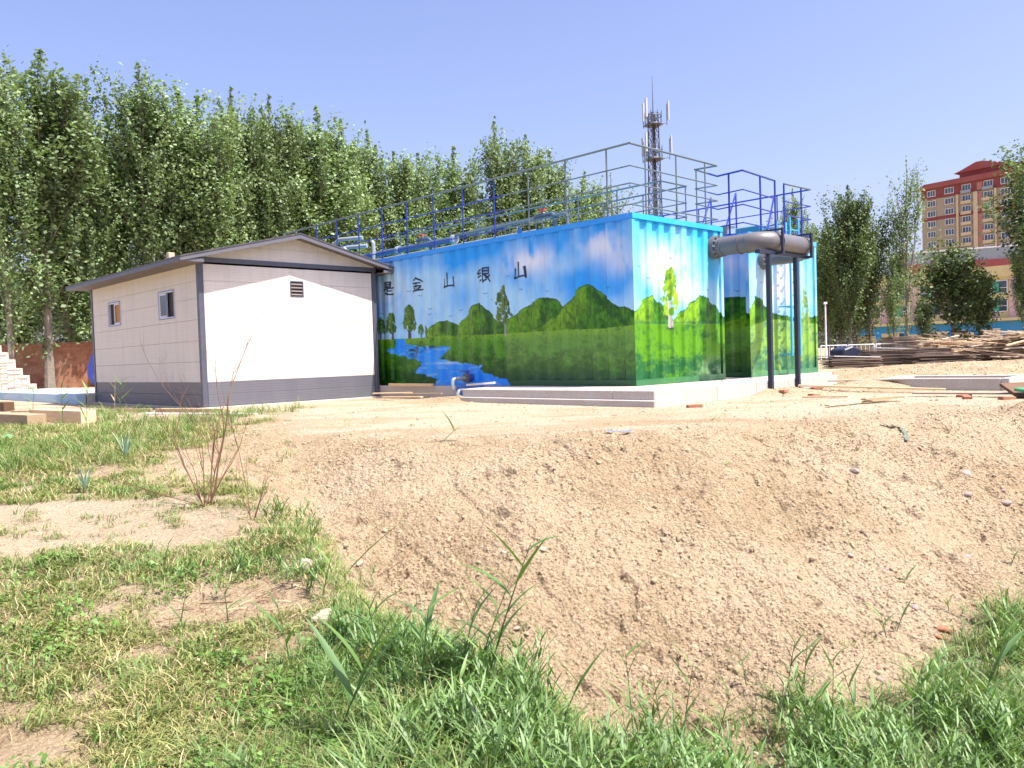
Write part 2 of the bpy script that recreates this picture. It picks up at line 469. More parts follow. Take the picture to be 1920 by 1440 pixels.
def green_mask(X, Y):
    """cover of short lawn 0..1"""
    w = sstep(-.35, .25, X-edge_x(Y)+(fbm(X*.9, Y*.9, 3, 21)-.5)*1.2)
    n = fbm(X*1.4, Y*1.4, 4, 22)
    g = (1-w)*sstep(.22, .38, n)
    g = g*(1-.97*sstep(5.7, 6.1, Y)*sstep(7.7, 7.2, Y)*sstep(-1.7, -2.3, X)*sstep(.80, .60, fbm(X*1.8, Y*3.2, 3, 23)))
    g = g*(1-.99*np.clip(1.6*gauss(X, Y, -1.75, 4.95, .62, .42), 0, 1))*(1-.97*gauss(X, Y, -2.1, 3.45, .35, .22))
    g = g*(1-.85*gauss(X, Y, -2.3, 6.3, .6, .5))
    bare = sstep(-4.3, -3.7, X)*sstep(7.6, 8.4, Y)
    g = g*(1-.9*bare)
    g = g*sstep(15.2, 13.5, Y)*sstep(-7.5, -6.0, -Y*.0+X+(Y-9)*.9)*1.0 + 0*X
    # strip of weeds by the shed and the left lawn keep their cover further back
    g = np.maximum(g, sstep(8.6, 9.6, Y)*sstep(16.2, 14.5, Y)*sstep(-3.6, -4.4, X)*sstep(.36, .5, n)*.9)
    return np.clip(g, 0, 1)

def tall_mask(X, Y):
    m = sstep(.30, -.15, Y-toe(X)+(fbm(X*2.2, Y*2.2, 2, 31)-.5)*.5)
    lim = np.interp(Y, [3.2, 4, 4.6, 5.2, 6.2], [-1.0, -1.15, -1.1, -1.35, -1.75])
    m = m*sstep(-.35, .15, X-lim+(fbm(X*2, Y*2, 2, 32)-.5)*.8)
    m = m*(1-.93*gauss(X, Y, .33, 4.1, .28, .9))*(1-.9*gauss(X, Y, 1.28, 4.5, .26, .7))
    m = m*(1-.8*gauss(X, Y, -1.2, 5.1, .35, .3))
    return np.clip(m, 0, 1)

def build_ground():
    dense = np.radians(np.linspace(-39, 39, 690))
    co = np.radians(np.arange(42, 319, 4))
    az = np.concatenate([dense, co])
    r = np.concatenate([np.geomspace(.35, 2.9, 10)[:-1], np.geomspace(2.9, 13, 520)[:-1], np.geomspace(13, 45, 130)[:-1], np.geomspace(45, 2500, 22)])
    A, Rr = np.meshgrid(az, r)
    X = np.sin(A)*Rr; Y = np.cos(A)*Rr
    Z = height(X, Y)
    nr, na = X.shape
    V = np.stack([X.ravel(), Y.ravel(), Z.ravel()], 1)
    V = np.concatenate([V, [[0, 0, float(height(0, 0))]]])
    i, j = np.meshgrid(np.arange(nr-1), np.arange(na), indexing='ij')
    j2 = (j+1) % na
    F = np.stack([i*na+j, i*na+j2, (i+1)*na+j2, (i+1)*na+j], -1).reshape(-1, 4)
    c = len(V)-1
    jj = np.arange(0, na-1, 2)
    Fc = np.stack([np.full(len(jj), c), (jj+2) % na, (jj+1) % na, jj], 1)
    F = np.concatenate([F, Fc])
    g = green_mask(X, Y)*.85+tall_mask(X, Y)*.75
    far = sstep(40, 48, np.hypot(X, Y))*.5
    pale = sstep(0, .8, Y-crest(X))*sstep(40, 25, Y)*.75*(1-np.clip(green_mask(X, Y)*2, 0, 1))
    pale = pale*(1-np.clip(gauss(X,Y,16,25,10,3)*2+gauss(X,Y,10.4,20.3,2.8,1.8)*1.5+gauss(X,Y,7.6,16.6,1.3,.9)*1.5+gauss(X,Y,5.4,16.3,1.6,.8)*1.2,0,1))*sstep(.30, .55, fbm(X*.7, Y*1.4, 3, 41)) + .35*sstep(5.7, 6.1, Y)*sstep(7.7, 7.2, Y)*sstep(-1.9, -2.5, X)
    me = np_mesh('ground', V, F[:, ::-1], M['soil'], True, {'green': ('F', np.append(np.clip(g+far, 0, 1).ravel(), 0)), 'pale': ('F', np.append(np.clip(pale, 0, 1).ravel(), 0))})
    o = link('ground', me); o['kind'] = 'structure'
    return o
build_ground()

# ------------------------------------------------------------------ site frame (container, shed, slabs share it)
THETA = math.atan2(0.69596676, 0.718074)
OX, OY = 2.29702171, 15.05789671
CT, ST = math.cos(THETA), math.sin(THETA)
def site(u, v, z=0.0):
    return (OX+u*CT-v*ST, OY+u*ST+v*CT, z)
def sthing(name, u, v, z, label, cat, group=None, rz=0.0):
    return empty(name, site(u, v, z), THETA+rz, label, cat, group)
class SB(MB):
    """mesh builder in site coordinates, re-based to the thing's own origin"""
    def __init__(s, base): super().__init__(); s.base = base
    def mesh(s, *a, **k):
        b = s.base
        s.v = [(x-b[0], y-b[1], z-b[2]) for x, y, z in s.v]
        return super().mesh(*a, **k)

# ------------------------------------------------------------------ mural painting
ZS = 0.3
def seg(S, Z, p, q, r0, r1=None):
    r1 = r0 if r1 is None else r1
    dx, dz = q[0]-p[0], q[1]-p[1]
    L = dx*dx+dz*dz+1e-9
    t = np.clip(((S-p[0])*dx+(Z-p[1])*dz)/L, 0, 1)
    d = np.hypot(S-p[0]-t*dx, Z-p[1]-t*dz)
    return sstep(.006, -.006, d-(r0+(r1-r0)*t))
def inpoly(S, Z, P):
    c = np.zeros(S.shape, bool); n = len(P)
    for i in range(n):
        x0, z0 = P[i]; x1, z1 = P[(i+1) % n]
        if z0 == z1: continue
        k = ((z0 > Z) != (z1 > Z)) & (S < (x1-x0)*(Z-z0)/(z1-z0)+x0)
        c ^= k
    return c
def over(C, m, col):
    m = m[..., None]; return C*(1-m)+np.asarray(col)*m
def prof(S, P):
    P = sorted(P); return np.interp(S, [p[0] for p in P], [p[1] for p in P], left=-9, right=-9)
G_DARK, G_MID, G_LITE, G_YEL, G_TEAL = lin(16, 76, 10), lin(72, 138, 18), lin(140, 192, 32), lin(165, 190, 40), lin(20, 92, 70)
G_GREY = lin(96, 138, 66)
INK = lin(8, 32, 48)
CHARS = {
 'shi': [((.3,1),(.3,.62)),((.3,.97),(.72,.99)),((.72,.99),(.7,.62)),((.3,.8),(.7,.81)),((.3,.63),(.7,.64)),((.02,.45),(.98,.54)),((.52,.48),(.5,.12)),((.52,.3),(.78,.31)),((.3,.36),(.24,.2)),((.24,.2),(.06,.0)),((.25,.2),(.5,.05)),((.5,.05),(.96,.03))],
 'jin': [((.5,1),(.04,.62)),((.5,1),(.95,.68)),((.3,.6),(.72,.62)),((.5,.62),(.5,.08)),((.2,.38),(.8,.4)),((.3,.28),(.37,.16)),((.72,.28),(.63,.16)),((.05,.03),(.97,.1))],
 'shan': [((.5,1),(.5,.12)),((.15,.62),(.1,.05)),((.06,.03),(.9,.12)),((.86,.68),(.9,.0))],
 'yin': [((.26,1),(.02,.66)),((.16,.84),(.44,.88)),((.12,.64),(.42,.67)),((.08,.44),(.44,.48)),((.26,.66),(.24,.06)),((.22,.06),(.46,.2)),((.56,.97),(.9,1)),((.9,1),(.88,.58)),((.56,.78),(.88,.8)),((.56,.59),(.88,.6)),((.58,.97),(.57,.06)),((.57,.04),(.76,.2)),((.68,.56),(.99,.04)),((.96,.46),(.76,.32))],
}
LH1 = [(6.39,1.41),(6.24,1.51),(6.04,1.73),(5.72,1.8),(5.4,1.81),(5.18,1.72),(4.95,1.65)]
LH2 = [(5.08,1.55),(4.99,1.71),(4.76,1.88),(4.54,2.09),(4.36,2.14),(4.19,2.08),(3.99,1.92),(3.82,1.77),(3.61,1.65),(3.41,1.5)]
LH3 = [(3.66,1.5),(3.49,1.69),(3.15,1.83),(2.83,1.96),(2.59,2.04),(2.46,2.11),(2.21,2.11),(1.99,2.05),(1.82,1.92),(1.57,1.71)]
LH4 = [(3.26,1.3),(2.77,1.43),(2.3,1.59),(2.0,1.74),(1.77,1.89),(1.52,2.08),(1.37,2.22),(1.2,2.29),(1.0,2.25),(.84,2.12),(.61,1.94),(.42,1.8),(.23,1.79),(-.06,1.67)]
LF = [(14,1.47),(8.4,1.47),(6.24,1.44),(5.58,1.46),(4.27,1.43),(3.5,1.42),(2.46,1.42),(1.72,1.43),(.89,1.4),(-.1,1.44)]
WATER = [(7.42,1.44),(7.14,1.43),(7.03,1.32),(6.4,1.23),(5.59,1.21),(5.3,1.18),(5.6,1.06),(5.8,.92),(4.67,.78),(4.22,.75),(4.4,.66),(4.05,.53),(3.46,.43),(3.25,.2),(6.04,.2),(5.79,.43),(6.44,.55),(6.82,.62),(6.47,.74),(6.46,.87),(7.05,.99),(7.72,1.11),(7.9,1.18),(7.59,1.24)]
RH = [[(-.1,1.6),(-.04,1.67),(.13,1.72),(.26,1.86),(.43,1.95),(.6,2.01),(.66,2.02),(.72,1.94),(.94,1.81),(1.11,1.69),(1.2,1.62),(1.3,1.5)],
      [(1.2,1.5),(1.34,1.59),(1.56,1.7),(1.85,1.84),(2.14,2.01),(2.3,2.06),(2.54,1.99),(2.83,1.83),(2.97,1.66),(3.3,1.55)],
      [(3.6,1.62),(3.75,1.66),(4.16,1.8),(4.37,1.98),(4.49,2.13),(4.77,1.99),(5.08,1.81),(5.45,1.7),(5.96,1.68),(6.5,1.62),(7.4,1.68)]]

def paint_tree(C, S, Z, sc, zb, zt, hw, dark, lite, trunk, seed):
    r = np.random.default_rng(seed)
    h = zt-zb
    C = over(C, seg(S, Z, (sc, zb), (sc-.01, zb+h*.45), hw*.13, hw*.06), trunk)
    for a in (-1, 1): C = over(C, seg(S, Z, (sc, zb+h*.16), (sc+a*hw*.4, zb+h*.36), hw*.05, hw*.03), trunk)
    for k in range(150):
        t = r.random()**.9; zz = zb+h*(.24+.76*t)
        wd = hw*(np.interp(t, [0,.25,.6,.85,1], [.72,1,.75,.45,.1]))
        x = sc+wd*(r.random()*2-1)*(.9 if k % 3 else 1.05)
        rr = hw*(.07+.10*r.random())
        lum = r.random()*.7+(.3 if x > sc else 0)*0.6
        col = np.asarray(dark)*(1-lum)+np.asarray(lite)*lum
        a = r.random()*.8+.8
        q = (x+rr*math.cos(a), zz+rr*1.5*math.sin(a))
        bb = (np.abs(S-x) < rr*4) & (np.abs(Z-zz) < rr*5)
        if not bb.any(): continue
        rows = np.where(bb.any(1))[0]; cols = np.where(bb.any(0))[0]
        sl = (slice(rows[0], rows[-1]+1), slice(cols[0], cols[-1]+1))
        C[sl] = over(C[sl], seg(S[sl], Z[sl], (x, zz), q, rr, rr*.5), col)
    return C
def bird(C, S, Z, s, z, w, sg=1):
    for a, b in (((-.5, .5), (0, 0)), ((0, 0), (.55, .6))):
        C = over(C, seg(S, Z, (s+a[0]*w*sg, z+a[1]*w*.5), (s+b[0]*w*sg, z+b[1]*w*.5), .006, .004), INK)
    return C
def hill(C, S, Z, P, seed, bright, sg):
    top = prof(S, P)+.022*(fbm(S*9, Z*0+seed, 3, seed)-.5)
    m = (Z < top).astype(float)
    dz = top-Z
    n = fbm(S*7, Z*5+S*2*sg, 4, seed+1); n2 = fbm(S*22, Z*14, 3, seed+2)
    sl = np.gradient(np.array([np.interp(x, *zip(*sorted(P))) for x in S[0]]), S[0]) if S.shape[1] > 1 else np.zeros(1)
    flank = sstep(-.15, .6, sl*sg)[None, :]*np.ones_like(S)
    k = np.clip(.10+.95*(n-.35)*2+1.3*(n2-.5), 0, 1)
    col = np.asarray(G_DARK)*(1-k[..., None])+np.asarray(G_MID)*k[..., None]
    lit = np.clip(flank*sstep(.0, .05, dz)*sstep(.9, .05, dz)*(n2*1.3)*bright, 0, 1)
    col = col*(1-lit[..., None])+np.asarray(G_LITE)*lit[..., None]
    edge = sstep(.035, .0, dz)*(1-flank)*.7
    col = col*(1-edge[..., None])+np.asarray(G_DARK)*edge[..., None]
    return C*(1-m[..., None])+col*m[..., None]

def mural(side, S, Z):  # one paint, toned per side: shade on 'L' and sun on 'R' worked in
    """side 'L': S = distance back along the long wall; 'R': S = distance along the end walls"""
    n = fbm(S*.9, Z*1.1, 4, 51); n2 = fbm(S*3, Z*2, 3, 52)
    if side == 'L':
        top = lin(36, 160, 255); pale = lin(160, 212, 255); lav = lin(236, 240, 248)
        m = np.clip(sstep(3.45, 2.6, Z)*.65+(n-.5)*2.2+.15, 0, 1)
        m = np.clip(m-.9*gauss(S, Z, .95, 2.35, .6, .35)-.6*gauss(S, Z, 4.9, 2.3, .5, .4)-.6*gauss(S, Z, 1.9, 3.2, .5, .3)-.5*gauss(S, Z, 7.2, 2.3, .5, .5), 0, 1)
        C = np.asarray(top)*(1-m[..., None])+np.asarray(pale)*m[..., None]
        C = over(C, np.clip(.85*gauss(S, Z, 2.7, 2.9, .75, .28)+.8*gauss(S, Z, .75, 3.0, .5, .3)+.5*gauss(S, Z, .3, 2.6, .4, .25)+.4*gauss(S, Z, 7.8, 2.6, 1.2, .5), 0, 1)*sstep(.3, .6, n2), lav)
        C = over(C, sstep(2.3, 1.6, Z)*.5, lin(160, 208, 245))
    else:
        top = lin(40, 178, 236); pale = lin(150, 204, 232); wh = lin(214, 222, 230)
        m = np.clip(sstep(3.45, 2.75, Z)*.75+(n-.5)*2.6, 0, 1)
        C = np.asarray(top)*(1-m[..., None])+np.asarray(pale)*m[..., None]
        C = over(C, np.clip(gauss(S, Z, .9, 2.6, .9, .4)+.8*gauss(S, Z, 1.6, 2.1, .8, .3)+.9*gauss(S, Z, 5.6, 2.5, .9, .6), 0, 1)*sstep(.25, .5, n2), wh)
        C = over(C, np.clip(.7*gauss(S, Z, .15, 2.8, .25, .8)+.6*gauss(S, Z, 2.6, 2.9, .45, .5)+.6*gauss(S, Z, 7.2, 2.8, .4, .7)+.7*gauss(S, Z, 3.9, 2.6, .4, .7), 0, 1)*sstep(.2, .6, n2), lin(70, 182, 238))
    if side == 'L':
        C = hill(C, S, Z, LH1, 60, .8, -1)
        C = hill(C, S, Z, LH3, 64, .5, -1)
        C = hill(C, S, Z, LH2, 68, .5, -1)
        C = hill(C, S, Z, LH4, 72, .6, -1)
        fz = prof(S, LF)
        bright = sstep(7, 3.6, S)
        nn = fbm(S*5, Z*9, 4, 80); nf = fbm(S*22, Z*30, 3, 81)
        k = np.clip(sstep(.45, 1.35, Z)*.95+(nn-.5)*1.6+1.1*(nf-.5), 0, 1)
        base = np.asarray(G_DARK)*(1-k[..., None])+np.asarray(G_MID)*k[..., None]
        gy = sstep(3.65, 3.45, S)*sstep(.35, .9, Z)*.65
        base = base*(1-gy[..., None])+np.asarray(G_GREY)*gy[..., None]*(.55+.6*k[..., None])
        ed = sstep(.22, .0, fz-Z)*.55*(nf > .4)
        base = base*(1-ed[..., None])+np.asarray(G_LITE)*.8*ed[..., None]
        teal = sstep(.75, .35, Z)*sstep(4, 2.5, S)*.7
        base = base*(1-teal[..., None])+np.asarray(lin(14, 66, 48))*teal[..., None]
        fm = (Z < fz).astype(float)[..., None]
        C = C*(1-fm)+base*fm
        Sw = S+.05*(fbm(S*8, Z*8, 2, 90)-.5)*2; Zw = Z+.03*(fbm(S*9, Z*9, 2, 91)-.5)*2
        wm = inpoly(Sw, Zw, WATER).astype(float)
        wc = np.asarray(lin(22, 140, 250))*(.85+.5*fbm(S*3, Z*14, 3, 92)[..., None])
        C = C*(1-wm[..., None])+wc*wm[..., None]
        C = over(C, wm*sstep(.62, .72, fbm(S*3, Z*30, 2, 93))*.6, lin(130, 190, 240))
        C = over(C, wm*np.clip(gauss(S, Z, 6.75, 1.15, .35, .2)+gauss(S, Z, 6.1, 1.25, .4, .1), 0, 1)*sstep(.4, .55, fbm(S*10, Z*30, 2, 94)), lin(18, 60, 40))
        C = over(C, sstep(6.2, 5.3, S)*0+wm*0+gauss(S, Z, 5.4, .82, .6, .03)*wm*.6, lin(200, 230, 235))
        C = over(C, (Z < .30).astype(float)*(S > 3.35)*(S < 6.0), lin(20, 105, 228))
        tl = lin(104, 150, 48); td = lin(16, 66, 22); tk = lin(70, 70, 66)
        for a in ((8.09,1.49,1.99,.16), (7.63,1.47,2.07,.23), (6.89,1.48,2.2,.32), (6.45,1.47,1.75,.09), (6.23,1.46,1.71,.1)):
            C = paint_tree(C, S, Z, *a, td, tl, tk, int(a[0]*10))
        C = paint_tree(C, S, Z, 3.53, 1.39, 2.42, .25, lin(22, 62, 30), lin(120, 150, 60), lin(150, 150, 150), 3)
        for (c, sc) in (('shi', 7.74), ('jin', 6.54), ('shan', 5.36), ('yin', 4.17), ('shan', 3.01)):
            wd, hh = (.42, .32)
            for p, q in CHARS[c]:
                C = over(C, seg(S, Z, (sc-(p[0]-.5)*wd, 2.575+p[1]*hh), (sc-(q[0]-.5)*wd, 2.575+q[1]*hh), .023, .018), INK)
        for s, z in ((8.03,2.12),(6.87,2.59),(6.43,2.45),(6.06,2.11),(6.09,1.98),(5.87,1.98),(5.3,1.89),(4.92,2.0),(4.09,2.32),(3.9,2.17),(3.34,2.63),(2.95,2.32),(2.2,2.22),(.63,2.16)):
            C = bird(C, S, Z, s, z, .09, -1)
        # frame colour along the top edge
        C = over(C, (Z > 3.38).astype(float)*.8, lin(48, 150, 240))
        C = over(C, (Z < .40).astype(float)*(S < 3.35)*.7, lin(28, 82, 48))
        C = over(C, (Z < .34).astype(float)*(S > 6.0)*.8, lin(18, 50, 16))
    else:
        for i, P in enumerate(RH): C = hill(C, S, Z, P, 110+i*5, 1.0, 1)
        P = [(-.1,1.45),(1.19,1.45),(2.92,1.48),(3.6,1.46),(4.14,1.42),(5.2,1.6),(7.4,1.5)]
        fz = prof(S, P)
        nn = fbm(S*4, Z*6, 4, 130); nf = fbm(S*24, Z*30, 3, 131)
        k = np.clip(sstep(.45, 1.15, Z)*1.0+(nn-.5)*2.2+1.5*(nf-.5), 0, 1)
        lo = np.asarray(lin(18, 90, 42)); hi = np.asarray(lin(86, 146, 8))
        if True:
            q = sstep(3.3, 3.9, S)[..., None]
            hi = hi*(1-q)+np.asarray(lin(132, 176, 74))*q; lo = lo*(1-q)+np.asarray(lin(60, 118, 84))*q
        base = lo*(1-k[..., None])+hi*k[..., None]
        gw = sstep(1.6, 2.7, S)*sstep(3.2, 2.9, S)*sstep(.95, .5, Z)*.5*sstep(.35, .6, nn)
        base = base*(1-gw[..., None])+np.asarray(lin(150, 180, 140))*gw[..., None]
        fm = (Z < fz).astype(float)[..., None]
        C = C*(1-fm)+base*fm
        C = over(C, sstep(.035, .0, np.abs(Z-fz-.03))*.6*sstep(3.3, 3.0, S), G_TEAL)
        C = paint_tree(C, S, Z, 1.21, 1.40, 2.48, .34, lin(40, 120, 24), lin(172, 202, 40), lin(176, 176, 168), 5)
        C = over(C, gauss(S, Z, 1.21, 1.37, .16, .03)*(nf > .45), lin(20, 50, 30))
        C = paint_tree(C, S, Z, 6.8, 1.26, 2.36, .22, lin(70, 130, 50), lin(150, 180, 90), lin(90, 110, 70), 6)
        for s, z in ((.19,2.51),(.52,2.3),(2.14,2.34),(2.48,2.15),(4.69,2.4),(1.28,2.72),(6.3,2.5),(5.2,2.3)):
            C = bird(C, S, Z, s, z, .10, 1)
        C = over(C, (Z > 3.38).astype(float)*.75, lin(38, 168, 232))
        C = over(C, (Z < .42).astype(float)*.5, lin(70, 128, 84))
    return np.clip(C, 0, .92)

def corr_samples(a, b, step, pitch=.40, dep=.058):
    prof_pts = [(0, 0), (.15, 0), (.208, dep), (.342, dep), (.40, 0)]
    xs = []; k = 0
    while k*pitch < b-a:
        for s, _ in prof_pts[:-1]:
            if a+k*pitch+s < b: xs.append(a+k*pitch+s)
        k += 1
    xs = np.array(sorted(set(xs+[b])))
    fill = []
    for p, q in zip(xs[:-1], xs[1:]):
        m = max(1, int(math.ceil((q-p)/step))); fill += list(np.linspace(p, q, m, endpoint=False))
    xs = np.array(fill+[b])
    ph = (xs-a) % pitch
    off = np.interp(ph, [p[0] for p in prof_pts], [p[1] for p in prof_pts])
    return xs, off

def painted_sheet(name, side, s, z, off, place, base, parent, mural_s=None):
    """grid over (s, z); place(s, off, z) -> site coords; colours from the mural"""
    S, Z = np.meshgrid(s, z)
    Cc = mural(side, S if mural_s is None else mural_s(S), Z)
    O2 = np.broadcast_to(off, S.shape)
    P = np.stack(place(S, O2, Z), -1)-np.array(base)
    nz, ns = S.shape
    i, j = np.meshgrid(np.arange(nz-1), np.arange(ns-1), indexing='ij')
    F = np.stack([i*ns+j, i*ns+j+1, (i+1)*ns+j+1, (i+1)*ns+j], -1).reshape(-1, 4)
    me = np_mesh(name, P.reshape(-1, 3), F, M['mural'], False, {'mural': ('COLOR', Cc.reshape(-1, 3))})
    return link(name, me, parent)

def painted_bar(name, u0, u1, v0, v1, z0, z1, base, parent, step=.03, inner=False):
    """square frame member: its outer faces carry the mural"""
    Vs = []; Fs = []; Cs = []; n = 0
    def grid(side, s, z, place):
        nonlocal n
        S, Z = np.meshgrid(s, z)
        Cc = mural(side, S, Z)
        P = np.stack(np.broadcast_arrays(*place(S, Z)), -1)-np.array(base)
        nz, ns = S.shape
        i, j = np.meshgrid(np.arange(nz-1), np.arange(ns-1), indexing='ij')
        F = np.stack([i*ns+j, i*ns+j+1, (i+1)*ns+j+1, (i+1)*ns+j], -1).reshape(-1, 4)+n
        Vs.append(P.reshape(-1, 3)); Fs.append(F); Cs.append(Cc.reshape(-1, 3)); n += S.size
    nu = max(2, int((u1-u0)/step)+1); nv = max(2, int((v1-v0)/step)+1); nz = max(2, int((z1-z0)/step)+1)
    us, vs, zs = np.linspace(u0, u1, nu), np.linspace(v0, v1, nv), np.linspace(z0, z1, nz)
    grid('L', vs, zs, lambda S, Z: (u0+0*S, S, Z)); grid('L', vs, zs, lambda S, Z: (u1+0*S, S, Z))
    grid('R', us, zs, lambda S, Z: (S, v0+0*S, Z)); grid('R', us, zs, lambda S, Z: (S, v1+0*S, Z))
    for zz in (z0, z1):
        if (u1-u0) > (v1-v0): grid('R', us, np.array([v0, v1]), lambda S, T: (S, T, zz+0*S))
        else: grid('L', vs, np.array([u0, u1]), lambda S, T: (T, S, zz+0*S))
        # the level faces take the colour of the height they sit at
        SS = us if (u1-u0) > (v1-v0) else vs
        Cs[-1] = np.repeat(mural('R' if (u1-u0) > (v1-v0) else 'L', SS[None, :], np.array([[zz-.01]])), 2, 0).reshape(-1, 3)
    me = np_mesh(name, np.concatenate(Vs), np.concatenate(Fs), M['mural'], False, {'mural': ('COLOR', np.concatenate(Cs))})
    return link(name, me, parent)

ZT = 3.5
def container(u0, u1, vlen, label, dense_to, lvl):
    base = (u0, 0, ZS)
    t = sthing('shipping_container', u0, 0, ZS, label, 'container')
    P = .09
    zf = np.concatenate([np.arange(ZS+.12, 1.2, .02), np.arange(1.2, 3.0, .0115), np.arange(3.0, ZT-.11, .025), [ZT-.10]]) if lvl == 0 else np.arange(ZS+.12, ZT-.09, .022)
    # long side facing left
    s, off = corr_samples(P, dense_to, .0135 if lvl == 0 else .03)
    painted_sheet('side_wall', 'L', s, zf, off, lambda S, o, Z: (u0+.012+o, S, Z), base, t, (lambda S: S+.0) if lvl == 0 else (lambda S: S*.6+2.0))
    if vlen > dense_to:
        s, off = corr_samples(dense_to, vlen-P, .2)
        painted_sheet('side_wall', 'L', s, np.linspace(ZS+.12, ZT-.10, 14), off, lambda S, o, Z: (u0+.012+o, S, Z), base, t)
    s, off = corr_samples(P, vlen-P, .3)
    painted_sheet('side_wall', 'L', s, np.linspace(ZS+.12, ZT-.10, 12), off, lambda S, o, Z: (u1-.012-o, S, Z), base, t)
    # end walls
    s, off = corr_samples(u0+P, u1-P, .019, .385)
    painted_sheet('end_wall', 'R', s, np.arange(ZS+.12, ZT-.09, .019), off, lambda S, o, Z: (S, .012+o, Z), base, t)
    painted_sheet('end_wall', 'R', s[::6], np.linspace(ZS+.12, ZT-.1, 10), off[::6], lambda S, o, Z: (S, vlen-.012-o, Z), base, t)
    e = .003
    for uu in (u0, u1-P):
        for vv in (0, vlen-P):
            painted_bar('corner_post', uu, uu+P, vv, vv+P, ZS+.12+e, ZT-.10-e, base, t, .022 if vv == 0 else .2)
    for vv in (0, vlen-P):
        st = .022 if vv == 0 else .3
        painted_bar('bottom_rail', u0, u1, vv-.004, vv+P, ZS, ZS+.12, base, t, st)
        painted_bar('top_rail', u0, u1, vv-.012, vv+P, ZT-.10, ZT, base, t, st)
    for uu in (u0, u1-P):
        st = .03 if uu == u0 else .3
        painted_bar('bottom_rail', uu-.004 if uu == u0 else uu, uu+P, P+e, vlen-P-e, ZS, ZS+.12, base, t, st)
        painted_bar('top_rail', uu-.012 if uu == u0 else uu, uu+P, P+e, vlen-P-e, ZT-.10, ZT, base, t, st)
    b = SB(base); b.box(u0+P+e, u1-P-e, P+e, vlen-P-e, ZT-.06, ZT-.03); b.build('roof', M['skyblue'], t)
    return t
c1 = container(0.0, 3.1, 13.2, 'long container tank with painted river, hills and characters on its side', 8.6, 0)
c2 = container(4.15, 7.4, 9.0, 'second container tank with ladder, beside the long mural one', 2.2, 1)
b = SB((0, 0, ZS)); b.prism([(2.86, 3.5), (2.98, 3.5), (2.96, 3.60), (2.91, 3.62), (2.87, 3.58)], 0, -.018, .012); b.build('lifting_lug', M['patchblue'], c1)

# ------------------------------------------------------------------ slabs
def sbox(name, u0, u1, v0, v1, z0, z1, mat, label=None, cat=None, kind=None, bevel=.012):
    b = SB((u0, v0, z0)); b.box(u0, u1, v0, v1, z0, z1)
    o = b.build(name, mat, None, False, bevel); o.location = site(u0, v0, z0); o.rotation_euler = (0, 0, THETA)
    return tag(o, label, cat, None, kind)
sl = sthing('concrete_slab', -.15, -.25, 0, 'stepped pale concrete slab carrying the two painted containers', 'slab')
bs = (-.15, -.25, 0)
for args in (('plinth', -.28, 7.62, -.25, 14, -.2, .296), ('apron', 0.9, 2.3, -1.15, -.254, -.2, .28), ('apron', 2.304, 3.6, -1.15, -.254, -.2, .274), ('apron', 3.606, 4.7, -1.15, -.254, -.2, .28), ('apron', 4.706, 5.9, -1.15, -.254, -.2, .276),
             ('apron', -1.03, .896, -1.15, -.254, -.2, .277), ('side_apron', -1.03, -.284, -.25, 3.74, -.2, .277), ('footing', -1.12, -1.033, -1.21, 3.70, -.2, .115)):
    b = SB(bs); b.box(*args[1:]); b.build(args[0], M['concrete'], sl, False, .012)
b = SB(bs); b.box(-.34, -.284, 3.9, 4.75, .03, .30); b.build('blue_painted_block', M['patchblue'], sl)
b = SB(bs); b.box(-.95, -.3, -.24, 3.70, .2775, .281); b.build('mortar_skin', M['white_sheet'], sl)

# ------------------------------------------------------------------ shed
U0, U1, V0, V1 = -4.80, -.31, 7.78, 14.75
sb = (U0, V0, 0)
shed = sthing('cabin', U0, V0, 0, 'white sandwich-panel cabin with dark grey base and low gable roof', 'cabin')
def spart(name, mat, fn, parent=None, bevel=0, smooth=False):
    b = SB(sb); fn(b); return b.build(name, mat, parent or shed, smooth, bevel)
ZW = 3.10; RIDGE = (U0+U1)/2
spart('floor_slab', M['concrete'], lambda b: b.box(U0-.05, U1+.05, V0-.05, V1+.05, -.2, .04), bevel=.01)
rows = [.045, .31, .575, 1.02, 1.47, 1.92, 2.37, 2.74, 3.10]
wins = [(12.54, 13.40, 2.03, 2.65), (9.10, 10.0, 2.02, 2.66)]
T = .075; CP = .11
for i, (a, z) in enumerate(zip(rows[:-1], rows[1:])):
    mat = M['panel_grey'] if i < 2 else M['panel_white']
    g = .004
    # gable end facing front right
    if i < 6:
        spart('wall_panel', mat, lambda b: b.box(U0+CP, U1-CP, V0+.006, V0+T, a+g, z), bevel=.003)
    else:
        lo, hi = a+g, z
        def pan(b):
            b.box(U0+CP, -2.66, V0+.006, V0+T, lo, hi); b.box(-2.32, U1-CP, V0+.006, V0+T, lo, hi)
            if i == 7-1: pass
        spart('wall_panel', mat, pan, bevel=.003)
    # long side facing left, cut round the two windows
    def side(b):
        cuts = [w for w in wins if w[2] < z and w[3] > a]
        vv = [V0+CP]
        for w in sorted(cuts): vv += [w[0], w[1]]
        vv.append(V1-CP)
        for k in range(0, len(vv), 2): b.box(U0+.006, U0+T, vv[k], vv[k+1], a+g, z)
        for w in cuts:
            if w[2] > a+g: b.box(U0+.006, U0+T, w[0], w[1], a+g, w[2])
            if w[3] < z: b.box(U0+.006, U0+T, w[0], w[1], w[3], z)
    spart('wall_panel', mat, side, bevel=.003)
    spart('wall_panel', mat, lambda b: b.box(U1-T, U1-.006, V0+CP, V1-CP, a+g, z))
    spart('wall_panel', mat, lambda b: b.box(U0+CP, U1-CP, V1-T, V1-.006, a+g, z))
